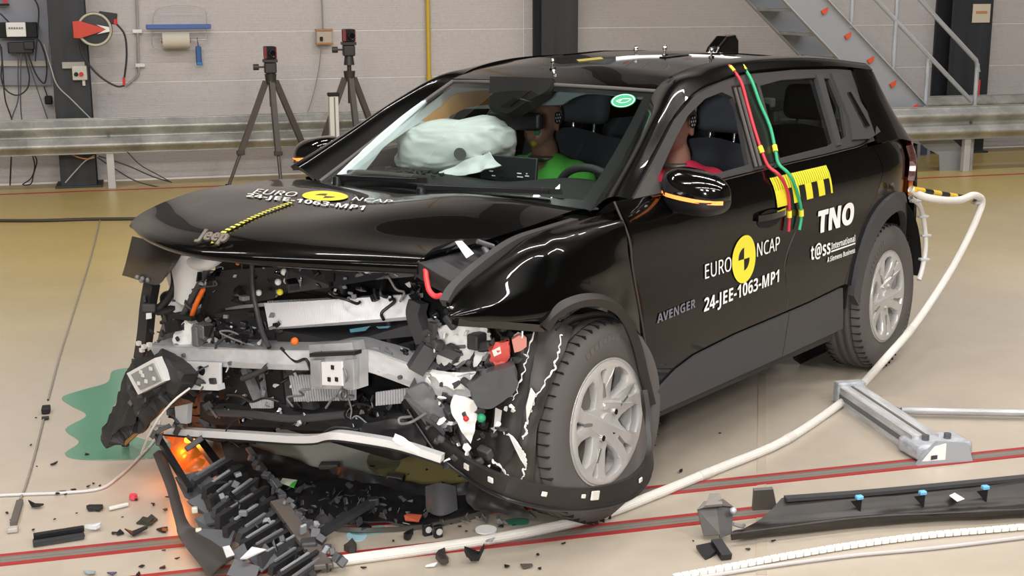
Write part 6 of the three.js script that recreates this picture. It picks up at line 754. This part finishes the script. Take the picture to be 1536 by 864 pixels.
{ // undertray
  const o = G(560, 750), t = thing('undertray', 'big black plastic undertray torn down under the front end', 'car part', o.clone()), q = (a, b, h) => G(a, b, h).sub(o), R = (rows, nu, nv, th, a, f) => sheet(rows.map((r) => r.map((p) => q(...p))), nu, nv, th, crumple(a, f));
  obj('tray', R([[[330, 664, 0.10], [400, 678, 0.08], [480, 702, 0.06], [560, 720, 0.05], [640, 734, 0.05], [740, 726, 0.06]], [[345, 700, 0.05], [420, 709, 0.04], [490, 726, 0.03], [560, 740, 0.03], [640, 750, 0.03], [760, 735, 0.05]], [[385, 750, 0.015], [440, 755, 0.015], [500, 762, 0.015], [570, 765, 0.015], [650, 765, 0.015], [770, 752, 0.02]], [[425, 785, 0.01], [470, 786, 0.01], [520, 786, 0.008], [580, 788, 0.008], [650, 785, 0.008], [735, 763, 0.01]]], 80, 40, 0.006, 0.012, 11), M(0x1f1f20, 0.42), t);
  obj('tray_wall', R([[[490, 696, 0.08], [580, 716, 0.08], [650, 728, 0.085], [735, 716, 0.09]], [[500, 715, 0.05], [580, 732, 0.04], [650, 745, 0.04], [730, 738, 0.05]]], 50, 10, 0.006, 0.012, 16), M(0x2b2b2d, 0.4), t);
  obj('tray_boss', R([[[640, 730, 0.09], [660, 726, 0.105], [682, 730, 0.09]], [[642, 765, 0.02], [660, 775, 0.02], [684, 765, 0.02]]], 14, 10, 0.01, 0.002, 8), M(0x5a5a5c, 0.35), t);
  obj('tray_edge', R([[[455, 782, 0.015], [520, 790, 0.02], [600, 790, 0.02], [680, 778, 0.02], [735, 762, 0.03]], [[460, 788, 0.006], [525, 797, 0.006], [605, 795, 0.006], [690, 782, 0.006], [745, 766, 0.01]]], 40, 6, 0.006, 0.004, 14), M(0x46433f, 0.5), t);
  obj('tray_clamp', [rbox(0.075, 0.02, 0.035, 0.006, q(494, 698, 0.075), 0.2, -0.5, 0.1), rbox(0.06, 0.02, 0.03, 0.006, q(592, 716, 0.075), 0.2, -0.4, -0.1)], M(0x4d4b49, 0.5), t, null, 'stuff'); obj('tray_sticker', plate([q(419, 724, 0.06), q(424, 717, 0.06), q(446, 720, 0.06), q(440, 730, 0.055)], 0.002), M(0xd8e6d2, 0.5), t, 'white and green sticker'); obj('sticker_edge', plate([q(434, 729, 0.058), q(438, 724, 0.06), q(446, 720, 0.062), q(441, 731, 0.057)], 0.003), M(0x53c24a, 0.5), t); obj('red_scrap', plate([q(606, 773, 0.03), q(612, 770, 0.03), q(633, 772, 0.03), q(628, 782, 0.02), q(608, 780, 0.02)], 0.004), M(0xb5543c, 0.6), t);
  obj('tray_splinters', Array.from({ length: 70 }, () => { const p = q(rr(400, 560), rr(720, 785), rr(0.015, 0.05)); return put(shard(rr(0.012, 0.04), 0.003, 5), p, rr(0, 3), rr(0, 6), rr(0, 3)); }), mt.plastic2, t, null, 'stuff'); obj('tray_splinters', Array.from({ length: 40 }, () => put(shard(rr(0.012, 0.035), 0.003, 5), q(rr(560, 760), rr(745, 785), rr(0.015, 0.04)), rr(0, 3), rr(0, 6), rr(0, 3))), M(0x5a5754, 0.5), t, null, 'stuff');
  obj('side_flap', R([[[705, 720, 0.1], [730, 722, 0.1], [770, 740, 0.08]], [[700, 750, 0.05], [735, 755, 0.05], [790, 765, 0.04]], [[712, 765, 0.02], [740, 768, 0.02], [805, 778, 0.02]]], 24, 16, 0.005, 0.012, 20), M(0x3e3b39, 0.5), t);
}
function brokenBar(label, a, b, w, h, m, extra) { const p = G(...a), t = thing('broken_strut', label, 'car part', p.clone()); const d = G(...b).sub(p); obj('bar', bar(V(0, 0, 0), d, w, h), m, t); obj('bar_end', rbox(w * 1.2, h * 1.3, w, 0.005, d), m, t); if (extra) obj('bar_joint', rbox(0.05, 0.03, 0.05, 0.008, d.clone().multiplyScalar(extra)), mt.plastic2, t); return t; }
brokenBar('grey brown broken strut lying across the grille pieces', [416, 752, 0.12], [484, 846, 0.03], 0.05, 0.014, M(0x57504b, 0.5), 0.7);
brokenBar('dark bent bar slanting up from grille to undertray', [446, 822, 0.03], [560, 752, 0.09], 0.03, 0.02, M(0x2d3034, 0.35), 0.2);
brokenBar('thin grey strip lying on the undertray', [372, 672, 0.12], [396, 704, 0.07], 0.02, 0.008, M(0x5f5d5b, 0.5));
// single pieces on the floor, nearest first
function scrap(name, label, px, py, s, m, o = {}) { const p = G(px, py, o.h ?? 0.004), g = o.geo ?? shard(s, o.th ?? 0.005, o.n ?? 7, o.bend ?? 0.25); return single(name, put(g, p, o.rx ?? 0, o.ry ?? rr(0, 6), o.rz ?? 0), m, label, o.cat ?? 'debris', o.group); }
const blk = mt.plastic3;
{ const a = G(50, 812, 0.012), b = G(126, 800, 0.012), t = thing('plastic_strip', 'black grooved plastic strip lying on the left floor', 'debris', a.clone()), d = b.clone().sub(a); obj('upper_rail', bar(V(0, 0.01, -0.02), d.clone().add(V(0, 0.01, -0.02)), 0.02, 0.014), blk, t); obj('lower_rail', bar(V(0, 0, 0.02), d.clone().add(V(0, 0, 0.02)), 0.022, 0.014), M(0x2e3134, 0.3), t); obj('web', bar(V(0, -0.002, 0), d.clone().add(V(0, -0.002, 0)), 0.04, 0.006), blk, t); }
scrap('clear_scrap', 'crumpled clear plastic at the end of the black strip', 142, 792, 0.035, M(0xc9cdd0, 0.3), { th: 0.012, h: 0.01 });
scrap('plastic_shard', 'long curved black shard left of the grille', 205, 800, 0.055, blk, { n: 6, bend: 0.8 }); scrap('plastic_shard', 'small black shard left of the curved one', 180, 801, 0.025, blk);
scrap('plastic_shard', 'greenish black jagged shard near the grille', 222, 784, 0.05, M(0x2a332d, 0.5), { n: 12 }); scrap('plastic_shard', 'black shard with a white edge beside the grille', 244, 796, 0.03, blk); scrap('plastic_shard', 'flat twisted black shard in the left middle of the floor', 142, 764, 0.055, blk, { n: 9 }); scrap('plastic_shard', 'black shard with a bent tip left of it', 56, 761, 0.04, blk, { n: 6, bend: 0.8 });
scrap('plastic_shard', 'thin dark shard beside the pale cable', 88, 740, 0.035, blk, { n: 5 }); scrap('plastic_shard', 'lone black shard below the coolant puddle', 80, 697, 0.025, blk, { n: 6 }); scrap('clip', 'small pink red cap on the floor left of the grille', 200, 748, 0.01, M(0xd7445c, 0.5), { geo: cyl(0.013, 0.015, 0.016, 0, 0.008, 0), cat: 'clip' }); scrap('clip', 'small clear clip left of the pink cap', 178, 762, 0.01, mt.offwhite, { geo: rbox(0.07, 0.012, 0.014, 0.004, 0, 0.006, 0), cat: 'clip', ry: 0.4 });
scrap('plastic_shard', 'blue grey foil scrap at the bottom edge', 134, 860, 0.03, M(0x8fa0a6, 0.3), { n: 5 }); scrap('plastic_shard', 'violet grey scrap near the bottom edge', 170, 862, 0.025, M(0x4b4a60, 0.4), { n: 4 });
scrap('plastic_shard', 'black block fragment in front of the undertray', 613, 808, 0.028, blk, { th: 0.02 }); scrap('plastic_shard', 'dark flat fragment lying before the white cable', 665, 841, 0.06, M(0x37322f, 0.5), { th: 0.016 }); scrap('plastic_shard', 'white chip under the dark flat fragment', 645, 850, 0.028, mt.white, { n: 5 }); scrap('plastic_shard', 'black cupped fragment right of the dark flat one', 712, 843, 0.04, blk, { th: 0.02, bend: 1.2 }); scrap('plastic_shard', 'dark wedge left behind the white cable end', 528, 827, 0.045, M(0x3a3633, 0.5), { th: 0.02 }); scrap('plastic_shard', 'thin dark sliver at the lower middle', 789, 850, 0.03, M(0x4a4540, 0.5), { n: 5 });
scrap('plastic_shard', 'black fragment on the small blue puddle', 546, 796, 0.028, blk, { th: 0.015 }); scrap('plastic_shard', 'black fragment near the front tyre', 1021, 708, 0.012, blk, { th: 0.008 }); scrap('foil_scrap', 'clear film piece stuck over the white cable', 735, 812, 0.03, M(0xb9b9bf, 0.3), { h: 0.036, th: 0.002 }); scrap('washer', 'white plastic washer beside the white cable', 729, 796, 0.01, mt.white, { geo: cyl(0.036, 0.036, 0.006, 0, 0.003, 0), cat: 'washer' });
for (const [x, y, l, w] of [[641, 803, 'black square sensor standing behind the cable', 0.03], [657, 806, 'second black square sensor right against the cable', 0.028]]) { const t = thing('small_sensor', l, 'sensor', G(x, y), 0.25); obj('case', rbox(w, 0.042, 0.02, 0.004, 0, 0.021, 0), blk, t); obj('face', put(new THREE.CylinderGeometry(0.011, 0.011, 0.003, 20), 0, 0.023, 0.011, Math.PI / 2), M(0xb9b9bb, 0.3), t); }
const floorBits = [[130, 682], [56, 700], [46, 668], [54, 627], [124, 737], [115, 770], [82, 779], [230, 756], [252, 746], [230, 758], [184, 776], [248, 765], [110, 735], [132, 730], [150, 729], [140, 726], [205, 750], [170, 800], [212, 850], [245, 852], [265, 838], [276, 816], [208, 862], [246, 826], [50, 795], [20, 780], [10, 770], [98, 742], [590, 812], [676, 786], [690, 790], [700, 797], [760, 850], [806, 832], [810, 853], [845, 816], [545, 852], [770, 788], [752, 790], [660, 776], [1040, 812], [1160, 812], [1122, 824], [1080, 650], [545, 735], [560, 700], [600, 735], [520, 705], [640, 705], [665, 725], [690, 715], [612, 712]];
floorBits.forEach(([x, y], i) => scrap('plastic_chip', i < 28 ? 'tiny black plastic chip on the floor left of the grille' : i < 42 ? 'tiny black plastic chip on the floor before the wheel' : 'tiny dark chip lying on the puddle under the beam', x, y, rr(0.007, 0.016), blk, { n: 5, th: 0.003, group: i < 28 ? 'small chips left of the grille' : i < 42 ? 'small chips before the front wheel' : 'small chips on the puddle' }));
renderer.render(scene, camera);
